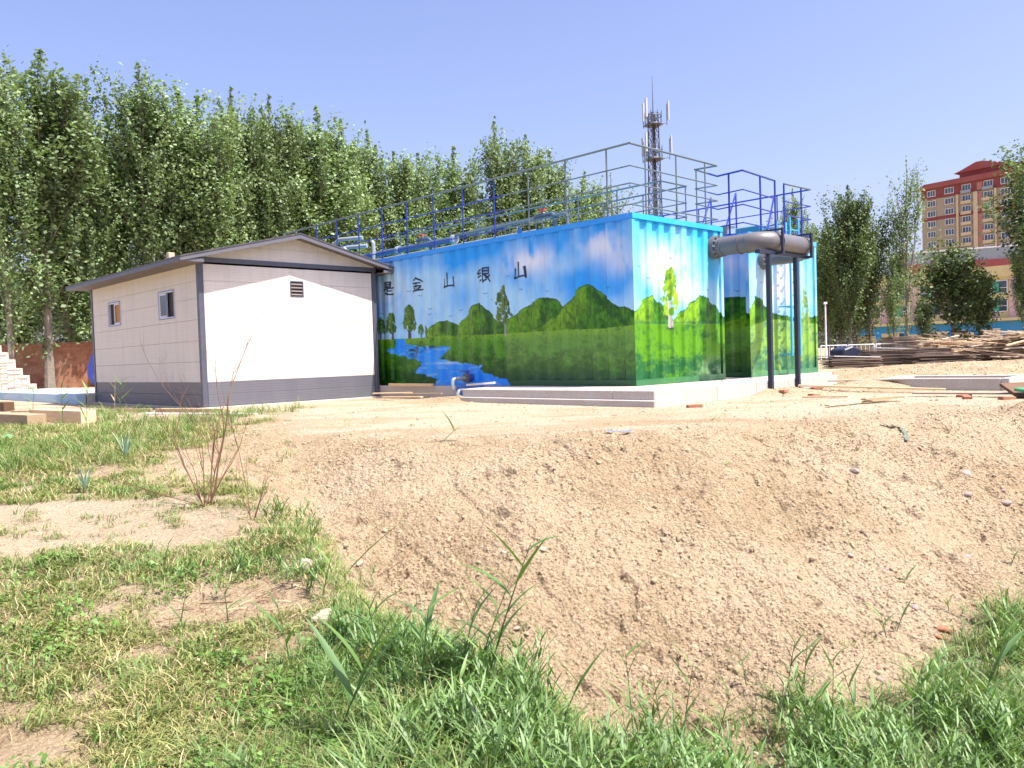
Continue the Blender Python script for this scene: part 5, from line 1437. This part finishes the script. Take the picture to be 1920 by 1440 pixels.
stones = [(674,1062,.055,'stone_pale','pale rounded stone with dark hollow under it on the left bank'),
 (1607,886,.085,'stone_pink','flat pinkish stone in the upper middle of the right bank'),
 (1815,890,.10,'stone_pink','largest flat pinkish stone high on the bank near the right edge'),
 (1822,928,.07,'stone_pink','flat pinkish stone just below the largest one'),
 (1893,948,.07,'stone_pink','rounded pinkish stone close to the right edge'),
 (1888,922,.05,'stone_pink','small pinkish stone above the rounded one at the right edge'),
 (1601,1046,.05,'stone_pink','faint pinkish stone low on the middle right bank'),
 (1669,1069,.042,'stone_pink','round mauve stone beneath an orange pebble beside a grass sprout'),
 (1661,1052,.028,'stone_pale','small orange pebble above the round mauve stone'),
 (1890,1076,.04,'stone_pink','round mauve stone near the right edge, below an orange pebble'),
 (1882,1056,.028,'stone_pale','small orange pebble near the right edge'),
 (1820,1046,.06,'stone_pink','wide pale pink stone low on the bank at right'),
 (795,1018,.035,'stone_pale','small whitish stone on the mid bank left of centre'),
 (945,1040,.05,'stone_pale','flat light stone on the mid bank at centre'),
 (1020,1035,.05,'stone_pale','half buried light stone right of centre on the bank'),
 (808,1165,.06,'stone_pale','large half buried stone just above the reeds'),
 (970,1172,.035,'stone_pale','small stone behind the bent reed leaf'),
 (748,1000,.022,'stone_pale','tiny pale stone on the upper left bank'),
 (1725,1150,.05,'stone_pink','brownish stone right of the two upright sprouts'),
 (1660,1280,.04,'stone_pink','mauve stone at the edge of the right grass patch'),
 (1655,1262,.028,'brickred','reddish pebble above the mauve stone at the grass edge'),
 (1838,1255,.11,'stone_pale','whitish rock lying among the grass at lower right'),
 (535,1430,.04,'stone_pale','white pebble at the bottom edge among the weeds'),
 (1425,1425,.04,'stone_pale','white pebble in the sandy gap at the bottom')]
for k, (px, py, s, mt, lb) in enumerate(stones):
    p = at_px(px, py)
    o = link('stone', stone_mesh(200+k, M[mt])); s *= 1.0
    s *= .85; o.location = (p[0], p[1], p[2]-s*.05); o.scale = (s, s*.8, s*.55); o.rotation_euler = (rnd.uniform(-.3, .3), rnd.uniform(-.3, .3), rnd.uniform(0, 6.28))
    tag(o, lb, 'stone', 'stones on the bank')
p = at_px(572, 1068)
o = link('concrete_block', stone_mesh(300, M['stone_pale'])); o.location = (p[0], p[1], p[2]); o.scale = (.07, .08, .06); o.rotation_euler = (.1, .1, .5); tag(o, 'broken pale slab standing at the grass edge of the left bank', 'rubble')
p = at_px(610, 1168)
o = link('concrete_block', stone_mesh(301, M['stone_pale'])); o.location = (p[0], p[1], p[2]); o.scale = (.09, .12, .05); tag(o, 'pale rubble piece among reeds at the left toe of the bank', 'rubble')
for k, (px, py, s, lb) in enumerate(((1780, 1190, .09, 'long red brick piece at the foot of the right bank'), (1775, 1207, .05, 'short red brick piece below the long one'), (1835, 1140, .03, 'tiny red brick chip on the right bank'))):
    p = at_px(px, py); o = link('brick_piece', stone_mesh(310+k, M['brickred'])); o.location = (p[0], p[1], p[2]); o.scale = (s, s*.5, s*.35); o.rotation_euler = (0, .3, rnd.uniform(-.4, .4)); tag(o, lb, 'brick')
def strip(name, pts, w, mat, label, cat, lift=.015, jit=.01):
    V = []; F = []
    n = len(pts)
    for i, (x, y) in enumerate(pts):
        a = math.atan2(pts[min(i+1, n-1)][1]-pts[max(i-1, 0)][1], pts[min(i+1, n-1)][0]-pts[max(i-1, 0)][0])+math.pi/2
        z = float(height(x, y))+lift
        for s in (-.5, .5): V.append((x+math.cos(a)*w*s, y+math.sin(a)*w*s, z+rnd.uniform(0, jit)+.02*abs(s)))
    for i in range(n-1): F.append((2*i, 2*i+1, 2*i+3, 2*i+2))
    b = MB(); b.v = V; b.f = F
    me = D.meshes.new(name); me.from_pydata(V, [], F); me.materials.append(mat)
    o = link(name, me); m_ = o.modifiers.new('thick', 'SOLIDIFY'); m_.thickness = .003
    return tag(o, label, cat)
MG = simple('green_netting', (.09, .15, .11), .7, 0, .4); MBl = simple('blue_plastic_strip', (.08, .25, .62), .5, 0, .2)
def px_pts(*pp): return [at_px(*q)[:2] for q in pp]
strip('plastic_strip', px_pts((1140,812),(1155,814),(1170,816),(1186,813)), .07, MBl, 'torn blue plastic strip at the top edge of the bank', 'litter')
strip('green_net', px_pts((1655,798),(1672,802),(1690,804),(1700,812),(1705,830)), .04, MG, 'dusty green netting scrap hanging over the right bank edge', 'litter')
strip('green_string', px_pts((1340,790),(1349,775),(1352,768)), .012, simple('green_string', (.2, .55, .2), .6), 'green string standing on the sand near the bank edge', 'litter', .03, .05)
o = link('plastic_scrap', stone_mesh(320, simple('green_scrap', (.1, .6, .3), .5))); p = at_px(14, 821); o.location = (p[0], p[1], p[2]+.03); o.scale = (.09, .06, .03); tag(o, 'bright green plastic scrap in the grass at the left edge', 'litter')

# ------------------------------------------------------------------ dry shrub and single plants
def twigs(mb, p, d, ln, r, depth, rd, bend=.12, fork=3, ang=.45):
    n = 5; pts = [p.copy()]; dd = d.copy()
    for i in range(n):
        dd = (dd+Vector((rd.gauss(0, bend), rd.gauss(0, bend), rd.gauss(.02, bend*.5)))).normalized()
        pts.append(pts[-1]+dd*ln/n)
    mb.tube(pts, [r*(1-.6*i/n) for i in range(n+1)], 5 if r > .003 else 3, False)
    if depth:
        for k in range(fork):
            i = rd.randint(2, n); a = (dd+Vector((rd.gauss(0, ang), rd.gauss(0, ang), rd.gauss(.15, .2)))).normalized()
            twigs(mb, pts[i], a, ln*rd.uniform(.4, .65), r*.5, depth-1, rd, bend, fork, ang)
def shrub(px, py, label, stems, seed, cat='dry shrub'):
    p = at_px(px, py); rd = random.Random(seed)
    r = empty('dry_shrub', p, 0, label, cat)
    for (dx, dy, dz, ln, rr) in stems:
        mb = MB(); twigs(mb, Vector((rd.uniform(-.03, .03), rd.uniform(-.03, .03), -.03)), Vector((dx, dy, dz)).normalized(), ln, rr, 2, rd, .07, 3, .33)
        mb.build('branch', M['twig'], r)
    return r
shrub(388, 952, 'bare brown shrub with long branches before the cabin corner', [(.30, .1, 1, 1.0, .010), (-.05, .1, 1, .6, .010), (-.55, .1, .9, .7, .009), (.6, 0, .9, .55, .008), (.1, .2, 1, .8, .007), (.15, -.1, 1, .60, .006), (-.35, .2, .9, .50, .005), (-.9, -.2, .35, .75, .005)], 5)
shrub(470, 980, 'smaller bare shrub right of the large one', [(-.25, .1, 1, .62, .006), (.25, .2, .8, .40, .005), (.5, -.1, .8, .35, .004), (-.5, 0, .9, .4, .004)], 9)
shrub(372, 800, 'dry curled seed head stalk leaning left before the cabin wall', [(-.75, .0, .95, 1.0, .006), (-.2, .1, .9, .5, .005), (-.5, .1, 1, .4, .004)], 12, 'dry weed')
shrub(700, 1085, 'broken dark twig lying on the left bank', [(.9, .2, .5, .32, .005)], 14, 'twig')

def blade(L_, W_, droop, seed, fold=.25, n=6):
    """one long leaf from the origin, rising along +x"""
    V = []; F = []
    for i in range(n+1):
        q = i/n; w = W_*(.35+1.9*q)*(1-q)**.8*1.0 if i < n else 0
        w = W_*min(1, .4+3*q)*(1-q**2.2)*.5
        x = L_*q*(1-.15*droop*q); z = L_*(.0+droop*(-.55*q*q))
        V += [(x, w, z+w*fold), (x, 0, z), (x, -w, z+w*fold)]
    for i in range(n):
        a = i*3; F += [(a, a+1, a+4, a+3), (a+1, a+2, a+5, a+4)]
    me = D.meshes.new('leaf'); me.from_pydata(V, [], F); me.polygons.foreach_set('use_smooth', [True]*len(F))
    at = me.attributes.new('tint', 'FLOAT', 'POINT'); at.data.foreach_set('value', [random.Random(seed).random()]*len(V))
    me.materials.append(M['reed']); return me
BL = [blade(1, .115, d, i) for i, d in enumerate((.1, .3, .55, .8, .2, .45))]
STEM = {}
def reed(px, py, h, n, lean, label, leafl=.24, seed=0, group='single reeds along the bank', mat=None, side=None, z=-.02):
    p = at_px(px, py); rd = random.Random(seed+int(px))
    r = empty('reed_plant', (p[0], p[1], p[2]+z), 0, label, 'reed', group)
    L_ = Vector((lean, rd.uniform(-.1, .1), 1)).normalized()
    mb = MB(); pts = [Vector((0, 0, 0))+L_*h*q+Vector((lean*.25*q*q*h, 0, 0)) for q in (0, .25, .5, .75, 1)]
    mb.tube(pts, [.0042, .004, .0034, .0026, .0015], 5, False); st = mb.build('stem', M['straw'] if mat else M['reed'], r, True)
    for k in range(n):
        q = .22+.78*(k+.5)/n; i = min(3, int(q*4)); pt = pts[i].lerp(pts[i+1], q*4-i)
        o = link('leaf', rd.choice(BL), r); o.location = pt; s = leafl*rd.uniform(.7, 1.15)*(1 if q < .9 else .85)
        o.scale = (s, max(.14, s)*1.05, s)
        az = (0 if k % 2 else math.pi)+rd.gauss(0, .45) if side is None else side+rd.gauss(0, .3)
        o.rotation_euler = (0, -rd.uniform(.65, 1.25), az)
        if mat: o.data = o.data.copy(); o.data.materials[0] = mat
    return r
reed(905, 1320, .78, 8, .26, 'reed with one long leaf bent right over the central bank', .30, 1)
reed(880, 1320, .60, 7, .30, 'tallest central reed with pale folded leaf tip over the soil', .22, 2)
reed(640, 1085, .55, 6, .85, 'thin reed leaning far right across the left bank', .16, 3)
reed(1195, 1405, .58, 8, -.05, 'upright reed with wide leaves left of the sandy gap', .24, 4)
reed(1285, 1405, .52, 7, .14, 'reed with open leaves just right of the sandy gap top', .22, 5)
reed(1250, 1400, .42, 6, -.1, 'short forked reed between two taller ones at lower middle', .18, 6)
reed(1408, 1300, .22, 4, -.1, 'small dark two-leaf sprout right of the sandy gap', .14, 7)
reed(1480, 1340, .48, 7, .12, 'reed with V shaped leaves on the lower right bank', .22, 8)
reed(1514, 1345, .50, 7, .05, 'tall straight reed beside the V leaved one', .24, 9)
reed(1572, 1360, .44, 6, 0, 'single stiff reed before the right grass patch', .22, 10)
reed(1672, 1195, .20, 3, -.15, 'upright two-leaf sprout growing from grey ash on the bank', .22, 11)
reed(1690, 1190, .16, 2, .3, 'low sprout leaning right from the same grey ash', .18, 12)
reed(1790, 1155, .14, 3, -.1, 'small green sprout alone on the right bank', .13, 13)
reed(1700, 1095, .16, 4, .55, 'flat-leaved sprout above the round mauve stone', .15, 14)
reed(1905, 1060, .14, 3, .3, 'sprout cut by the right edge beside the orange pebble', .14, 15)
reed(785, 1350, .52, 8, .1, 'broad-leaved reed left of the central bent one', .25, 16)
reed(720, 1310, .46, 7, -.1, 'reed at the left end of the tall grass over the soil', .22, 17)
reed(850, 1340, .50, 8, .2, 'dense reed just below the bent leaf', .25, 18)
reed(600, 1130, .28, 5, .2, 'reed rising by the broken pale slab', .2, 19)
reed(575, 1040, .26, 4, .3, 'thin reed behind the broken pale slab', .14, 20)
reed(545, 1270, .38, 5, -.15, 'tall reed in the weeds at lower left centre', .22, 21)
reed(330, 1190, .24, 4, .15, 'dark sprout on the bare patch of the lawn', .14, 22)
reed(425, 1180, .22, 4, -.05, 'light sprout right of the bare lawn patch', .16, 23)
reed(300, 1075, .22, 4, .2, 'short sprout at the upper lawn edge', .14, 24)
reed(1720, 1350, .42, 6, .25, 'wide-leaved reed in the middle of the right grass', .34, 25)
reed(1840, 1370, .50, 6, .3, 'large bright leaf reed near the lower right corner', .42, 26)
reed(1880, 1300, .40, 6, .1, 'reed at the right edge above the large bright leaf', .3, 27)
reed(1625, 1380, .36, 5, -.2, 'reed at the left border of the right grass patch', .26, 28)
reed(1350, 1400, .34, 5, .25, 'reed at the bottom edge beside the sandy gap', .24, 29)
reed(1040, 1400, .30, 5, .35, 'short reed leaning into the bare gap at the bottom', .24, 30)
reed(620, 1420, .46, 6, .35, 'big blue-green reed leaf crossing the bottom edge', .38, 31)
reed(215, 772, .85, 5, .06, 'pale tall weed stalk before the cabin long wall', .30, 32, 'weeds by the cabin', M['drygrass'])
reed(226, 774, .75, 6, .12, 'green weed with wide leaves before the cabin long wall', .38, 33, 'weeds by the cabin')
reed(160, 815, .75, 6, .05, 'weed stalk rising between the timber baulks', .30, 34, 'weeds by the cabin')
reed(118, 800, .70, 6, -.05, 'weed stalk left of the timber baulk split end', .30, 35, 'weeds by the cabin')
reed(60, 790, .6, 5, .1, 'weed stalk by the left edge below the kerb', .28, 36, 'weeds by the cabin')
reed(830, 828, .20, 3, .8, 'single leaf lying along the top of the bank', .28, 37)
ML = leafmat('leek_leaf', (.16, .28, .20), (.30, .42, .30), (.22, .34, .24), .3, .1)
for px, py, lb in ((235, 862, 'blue-green leek-like tuft nearer the cabin'), (157, 925, 'blue-green leek-like tuft lower in the grass at left')):
    p = at_px(px, py); r = empty('leek_plant', p, 0, lb, 'plant')
    rd = random.Random(px)
    for k in range(8):
        o = link('leaf', BL[k % 3], r); o.data = o.data.copy(); o.data.materials[0] = ML
        s = rd.uniform(.22, .36) if py > 900 else rd.uniform(.28, .42)
        o.scale = (s, s*.75, s); a = k/8*6.28; o.rotation_euler = (0, -rd.uniform(1.25, 1.5), a)

# ------------------------------------------------------------------ ground cover: instanced tufts, clods
def tuft_mesh(name, seed, n, hmin, hmax, w, spread, mat, lean=.5, flat=0):
    r = np.random.default_rng(seed); V = []; F = []; T = []
    for k in range(n):
        a = r.uniform(0, 6.28); rr = spread*math.sqrt(r.random()); x, y = rr*math.cos(a), rr*math.sin(a)
        h = r.uniform(hmin, hmax); az = r.uniform(0, 6.28); ln = h*lean*r.uniform(.2, 1.2)
        dx, dy = math.cos(az), math.sin(az); px_, py_ = -dy, dx
        sgm = 3; ww = w*r.uniform(.6, 1.2); b0 = len(V); t = r.random()
        for i in range(sgm+1):
            q = i/sgm; ox = ln*q*q; zz = h*(q-.25*lean*q*q)
            wd = ww*(.55+.9*q)*(1-q)+ .0003
            wd = ww*(1-q**2)*.5+.0002
            V.append((x+dx*ox+px_*wd, y+dy*ox+py_*wd, zz)); V.append((x+dx*ox-px_*wd, y+dy*ox-py_*wd, zz)); T += [t, t]
        for i in range(sgm): c = b0+2*i; F.append((c, c+1, c+3, c+2))
    return np_mesh(name, V, F, M[mat], False, {'tint': ('F', T)})
def weed_mesh(name, seed, n, R_, s, mat, hh=.06):
    r = np.random.default_rng(seed); C = np.zeros((n, 3))
    a = r.uniform(0, 6.28, n); rr = R_*np.sqrt(r.random(n)); C[:, 0] = rr*np.cos(a); C[:, 1] = rr*np.sin(a); C[:, 2] = hh*r.random(n)+.01
    V, F = leaf_quads(C, s, r, up=1.2)
    return np_mesh(name, V, F, M[mat], False, {'tint': ('F', np.repeat(r.random(n), 4))})
def source(colname, meshes):
    c = D.collections.new(colname)
    for k, me in enumerate(meshes): c.objects.link(D.objects.new('%s_%s' % (colname, 'abcdefghijkl'[k]), me))
    return c
def scatter(name, P, S, idx, coll, label, cat=None, tilt=.15, rotfull=False, kind='stuff', seed=1, squash=None):
    r = np.random.default_rng(seed); n = len(P)
    me = D.meshes.new(name); me.vertices.add(n); me.vertices.foreach_set('co', np.asarray(P, np.float32).ravel())
    R_ = np.zeros((n, 3), np.float32)
    R_[:, 0] = r.normal(0, tilt, n); R_[:, 1] = r.normal(0, tilt, n); R_[:, 2] = r.uniform(0, 6.28, n)
    if rotfull: R_ = r.uniform(0, 6.28, (n, 3)).astype(np.float32)
    a = me.attributes.new('rot', 'FLOAT_VECTOR', 'POINT'); a.data.foreach_set('vector', R_.ravel())
    a = me.attributes.new('scl', 'FLOAT_VECTOR', 'POINT'); s3 = np.repeat(np.asarray(S, np.float32)[:, None], 3, 1)
    if squash is not None: s3 = s3*squash
    a.data.foreach_set('vector', s3.astype(np.float32).ravel())
    a = me.attributes.new('idx', 'INT', 'POINT'); a.data.foreach_set('value', np.asarray(idx, np.int32))
    me.update()
    o = link(name, me)
    g = D.node_groups.new(name+'_nodes', 'GeometryNodeTree')
    g.interface.new_socket('Geometry', in_out='INPUT', socket_type='NodeSocketGeometry'); g.interface.new_socket('Geometry', in_out='OUTPUT', socket_type='NodeSocketGeometry')
    gi = g.nodes.new('NodeGroupInput'); go = g.nodes.new('NodeGroupOutput'); ip = g.nodes.new('GeometryNodeInstanceOnPoints')
    ci = g.nodes.new('GeometryNodeCollectionInfo'); ci.inputs['Collection'].default_value = coll; ci.inputs['Separate Children'].default_value = True; ci.inputs['Reset Children'].default_value = True
    ip.inputs['Pick Instance'].default_value = True
    def na(nm, ty):
        x = g.nodes.new('GeometryNodeInputNamedAttribute'); x.data_type = ty; x.inputs[0].default_value = nm; return x.outputs[0]
    g.links.new(gi.outputs[0], ip.inputs['Points']); g.links.new(ci.outputs[0], ip.inputs['Instance'])
    g.links.new(na('idx', 'INT'), ip.inputs['Instance Index']); g.links.new(na('rot', 'FLOAT_VECTOR'), ip.inputs['Rotation']); g.links.new(na('scl', 'FLOAT_VECTOR'), ip.inputs['Scale'])
    g.links.new(ip.outputs[0], go.inputs[0])
    m_ = o.modifiers.new('scatter', 'NODES'); m_.node_group = g
    o['kind'] = kind; o['label'] = label
    if cat: o['category'] = cat
    return o
def sample(n, x0, x1, y0, y1, mask, seed, fov=.80, power=1.0):
    r = np.random.default_rng(seed)
    Y = y0*(y1/y0)**(r.random(n)**power); X = r.uniform(-1, 1, n)*fov*Y
    ok = (X > x0) & (X < x1)
    X, Y = X[ok], Y[ok]; m = mask(X, Y)*(Y*Y/(y1*y1))**0
    ok = r.random(len(X)) < m
    X, Y = X[ok], Y[ok]
    return np.stack([X, Y, height(X, Y)], 1), r
GL = source('lawn_tuft', [tuft_mesh('lawn_tuft', 400+i, 20, .02, .055, .0052, .06, 'lawn', 1.7) for i in range(4)]+[tuft_mesh('fresh_tuft', 410+i, 16, .025, .075, .0058, .06, 'grass', 1.3) for i in range(2)]+[tuft_mesh('dry_tuft', 420, 9, .02, .07, .004, .05, 'drygrass', 1.4)])
GT = source('tall_tuft', [tuft_mesh('tall_tuft', 430+i, 12, .07, .26, .0085, .08, 'grass', 1.0+.2*i) for i in range(4)]+[tuft_mesh('reed_tuft', 440+i, 6, .12, .34, .017, .08, 'reed', .9) for i in range(2)]+[tuft_mesh('straw_tuft', 450, 8, .06, .22, .004, .07, 'drygrass', 1.2)])
def reedlet_mesh(name, seed, n, h, mat='reed'):
    # a clump of leafy upright stalks
    r = np.random.default_rng(seed); V = []; F = []; T = []
    for k in range(n):
        a = r.uniform(0, 6.28); rr = .07*math.sqrt(r.random()); x, y = rr*math.cos(a), rr*math.sin(a)
        H = h*r.uniform(.55, 1.1); lx, ly = r.normal(0, .16), r.normal(0, .12); t = r.random()*.6
        b0 = len(V)
        for q in (0, .5, 1):
            w = .0026*(1-.6*q); X, Y, Z = x+lx*H*q*q, y+ly*H*q*q, H*q*.92
            V += [(X-w, Y, Z), (X+w, Y, Z)]; T += [t, t]
        F += [(b0, b0+1, b0+3, b0+2), (b0+2, b0+3, b0+5, b0+4)]
        m = r.integers(5, 9); az0 = r.uniform(0, 6.28)
        for j in range(m):
            q = .15+.85*(j+r.random()*.5)/m; px_, py_, pz_ = x+lx*H*q*q, y+ly*H*q*q, H*q*.92
            az = az0+(j % 2)*math.pi+r.normal(0, .45); L_ = r.uniform(.09, .19)*(1.1-.25*q); el = r.uniform(.75, 1.25); W_ = r.uniform(.010, .019); dr = r.uniform(.1, .9)
            dx, dy = math.cos(az), math.sin(az); b0 = len(V); tt = min(1, t+r.uniform(0, .5))
            for i, (s, wd) in enumerate(((0, .3), (.3, 1), (.65, .75), (1, .03))):
                hz = L_*s*math.cos(el)*(1+.2*s); vz = L_*s*math.sin(el)-L_*dr*.35*s*s
                for sg in (-1, 1): V.append((px_+dx*hz-dy*W_*wd*.5*sg, py_+dy*hz+dx*W_*wd*.5*sg, pz_+vz)); T.append(tt)
            for i in range(3): c = b0+2*i; F.append((c, c+1, c+3, c+2))
    return np_mesh(name, V, F, M[mat], False, {'tint': ('F', T)})
GR = source('ditch_reed', [reedlet_mesh('ditch_reed', 470+i, 4, .30+.06*i) for i in range(4)])
GW = source('weed_rosette', [weed_mesh('weed_rosette', 460+i, 30, .07, .019, 'weed', .045) for i in range(3)])
# lawn
P, r = sample(60000, -9, 2, 2.6, 13.5, lambda X, Y: green_mask(X, Y)*np.clip(.15+1.3*fbm(X*2.3, Y*2.3, 3, 60), 0, 1)*(1-.6*tall_mask(X, Y)), 501)
yel = fbm(P[:, 0]*.8, P[:, 1]*.8, 3, 61)
idx = np.where(r.random(len(P)) < .24, 6, np.where(r.random(len(P)) < np.clip((.55-yel)*5, 0.1, 1)*.6, r.integers(4, 6, len(P)), r.integers(0, 4, len(P))))
scatter('lawn_grass', P, r.uniform(.6, 1.3, len(P))*(1+.05*P[:, 1]), idx, GL, 'short yellow-green lawn grass on the left slope')
# weeds in the lawn
P, r = sample(9000, -9, 1.5, 2.6, 13.5, lambda X, Y: np.clip(green_mask(X, Y)*sstep(.52, .62, fbm(X*1.9, Y*1.9, 3, 63))+.5*tall_mask(X, Y)*sstep(.8, -.6, X), 0, 1)*.6, 502)
scatter('low_weeds', P, r.uniform(.6, 1.5, len(P)), r.integers(0, 3, len(P)), GW, 'broad-leaved low weeds among the grass', tilt=.25)
# tall grass along the ditch
P, r = sample(44000, -2.6, 8, 2.6, 8.5, lambda X, Y: tall_mask(X, Y)*np.clip(3.2*(fbm(X*3.0, Y*3.0, 3, 64)-.22), .12, 1), 503)
m = tall_mask(P[:, 0], P[:, 1])
idx = np.where(r.random(len(P)) < .2, 6, np.where(r.random(len(P)) < .14, r.integers(4, 6, len(P)), r.integers(0, 4, len(P))))
sc = r.uniform(.35, 1.15, len(P))*(.35+.65*m)*(.45+1.1*fbm(P[:, 0]*1.6, P[:, 1]*1.6, 3, 67))*np.where(P[:, 0] < -.6, .7, 1)
scatter('ditch_grass', P, sc, idx, GT, 'tall fresh grass growing in the ditch along the bottom', tilt=.18)
# leafy reed stalks standing above the ditch grass
P, r = sample(6000, -1.6, 8, 2.6, 8.5, lambda X, Y: tall_mask(X, Y+.42)*np.clip(.05+5.5*(fbm(X*2.1+4, Y*2.1, 2, 68)-.40), .03, 1)*sstep(-1.2, -.1, X), 511)
scatter('ditch_reeds', P, r.uniform(.45, 1.1, len(P))*np.where(P[:, 0] > 1.2, 1.1, .9), r.integers(0, 4, len(P)), GR, 'leafy green reeds crowding the ditch at the bottom', tilt=.12)
P, r = sample(900, -6, .5, 3, 9, lambda X, Y: gauss(X, Y, -1.6, 6.0, .35, .8)+.5*gauss(X, Y, -2.2, 7.6, .5, .6)+.3*gauss(X, Y, -1.1, 5.0, .3, .4), 512)
scatter('bank_reeds', P, r.uniform(.35, .8, len(P)), r.integers(0, 4, len(P)), GR, 'reeds on the left shoulder of the bank', tilt=.2)
# weeds strip by the cabin and timber
def strip_mask(X, Y):
    m = sstep(8.3, 9.2, Y)*sstep(19.5, 15.5, Y)*sstep(-3.9, -4.7, X+(Y-12)*.12*0)*sstep(.34, .5, fbm(X*1.1, Y*1.1, 3, 66))
    inside = sstep(0, .01, (X+4.8)*0+1)
    # keep out of the cabin
    du, dv = (X-OX)*CT+(Y-OY)*ST, -(X-OX)*ST+(Y-OY)*CT
    sparse = np.where((X/Y < -.52) & (Y > 12.4), .10, 1)
    return m*sparse*(~((du > -5.0) & (dv > 6.2))).astype(float)
P, r = sample(11000, -14, -3, 8, 19.5, strip_mask, 504, .72)
scatter('weed_strip', P, r.uniform(.5, 1.25, len(P)), np.where(r.random(len(P)) < .25, 6, r.integers(0, 4, len(P))), GT, 'band of taller weeds in front of the cabin long side', tilt=.22)
# sparse sprouts on sand between shrub and bank, and thin straw on the bare soil
P, r = sample(2600, -5.5, 7, 4.5, 14, lambda X, Y: np.clip(.6*gauss(X, Y, -3.4, 9, 1.3, 2.5)+.18*sstep(edge_x(Y)+1.2, edge_x(Y)-.2, X)+.035, 0, 1), 505)
scatter('thin_sprouts', P, r.uniform(.4, 1.0, len(P)), r.choice([4, 5, 6, 6], len(P)), GL, 'thin sprouts and straw on the bare sand')
# dry stalk litter on the bare lawn patch
P, r = sample(9000, -3.2, .3, 3.6, 7, lambda X, Y: np.clip(gauss(X, Y, -1.45, 4.9, .5, .4)+.8*gauss(X, Y, -1.75, 6.3, .35, .25)+.12*green_mask(X, Y), 0, 1)*.5, 506)
STK = source('straw_bit', [MB().tube([(-.5, 0, 0), (0, .03, .02), (.5, 0, 0)], .018, 3, False).mesh('straw_bit', M['straw'] if i else M['twig']) for i in range(2)])
scatter('straw_litter', P+[0, 0, .012], r.uniform(.06, .2, len(P)), r.integers(0, 2, len(P)), STK, 'scattered dry stalks on the bare patch', tilt=.2)
# soil clods
CL = source('soil_clod', [stone_mesh(600+i, M['clod']) for i in range(5)])
def clod_mask(X, Y):
    bk = sstep(-.5, .4, X-edge_x(Y))*sstep(crest(X)+1.6, crest(X)-.2, Y)*sstep(toe(X)-1.2, toe(X)+.2, Y)
    return np.clip(bk*(.25+.9*sstep(.45, .65, fbm(X*1.7, Y*1.7, 2, 9)))+.10+.7*gauss(X, Y, 14, 24.5, 5, 2)+.7*gauss(X, Y, 22, 26, 6, 2)+.8*gauss(X, Y, 10.4, 20.3, 2.2, 1.5)+.7*gauss(X, Y, 7, 10.7, .7, .5)+.8*gauss(X, Y, 5.4, 16.3, 1.4, .7)+.6*gauss(X, Y, 7.6, 16.6, 1.2, .9), 0, 1)*.9
P, r = sample(210000, -4, 22, 3.6, 27, clod_mask, 507, .72)
s = np.exp(r.normal(-5.15, .50, len(P)))*(1+.06*P[:, 1]); s = np.clip(s, .0025, .055)
P[:, 2] -= s*.05
scatter('soil_clods', P, s, r.integers(0, 5, len(P)), CL, 'small dry soil clods all over the excavated bank', rotfull=True, squash=np.array([1, .85, .7]))
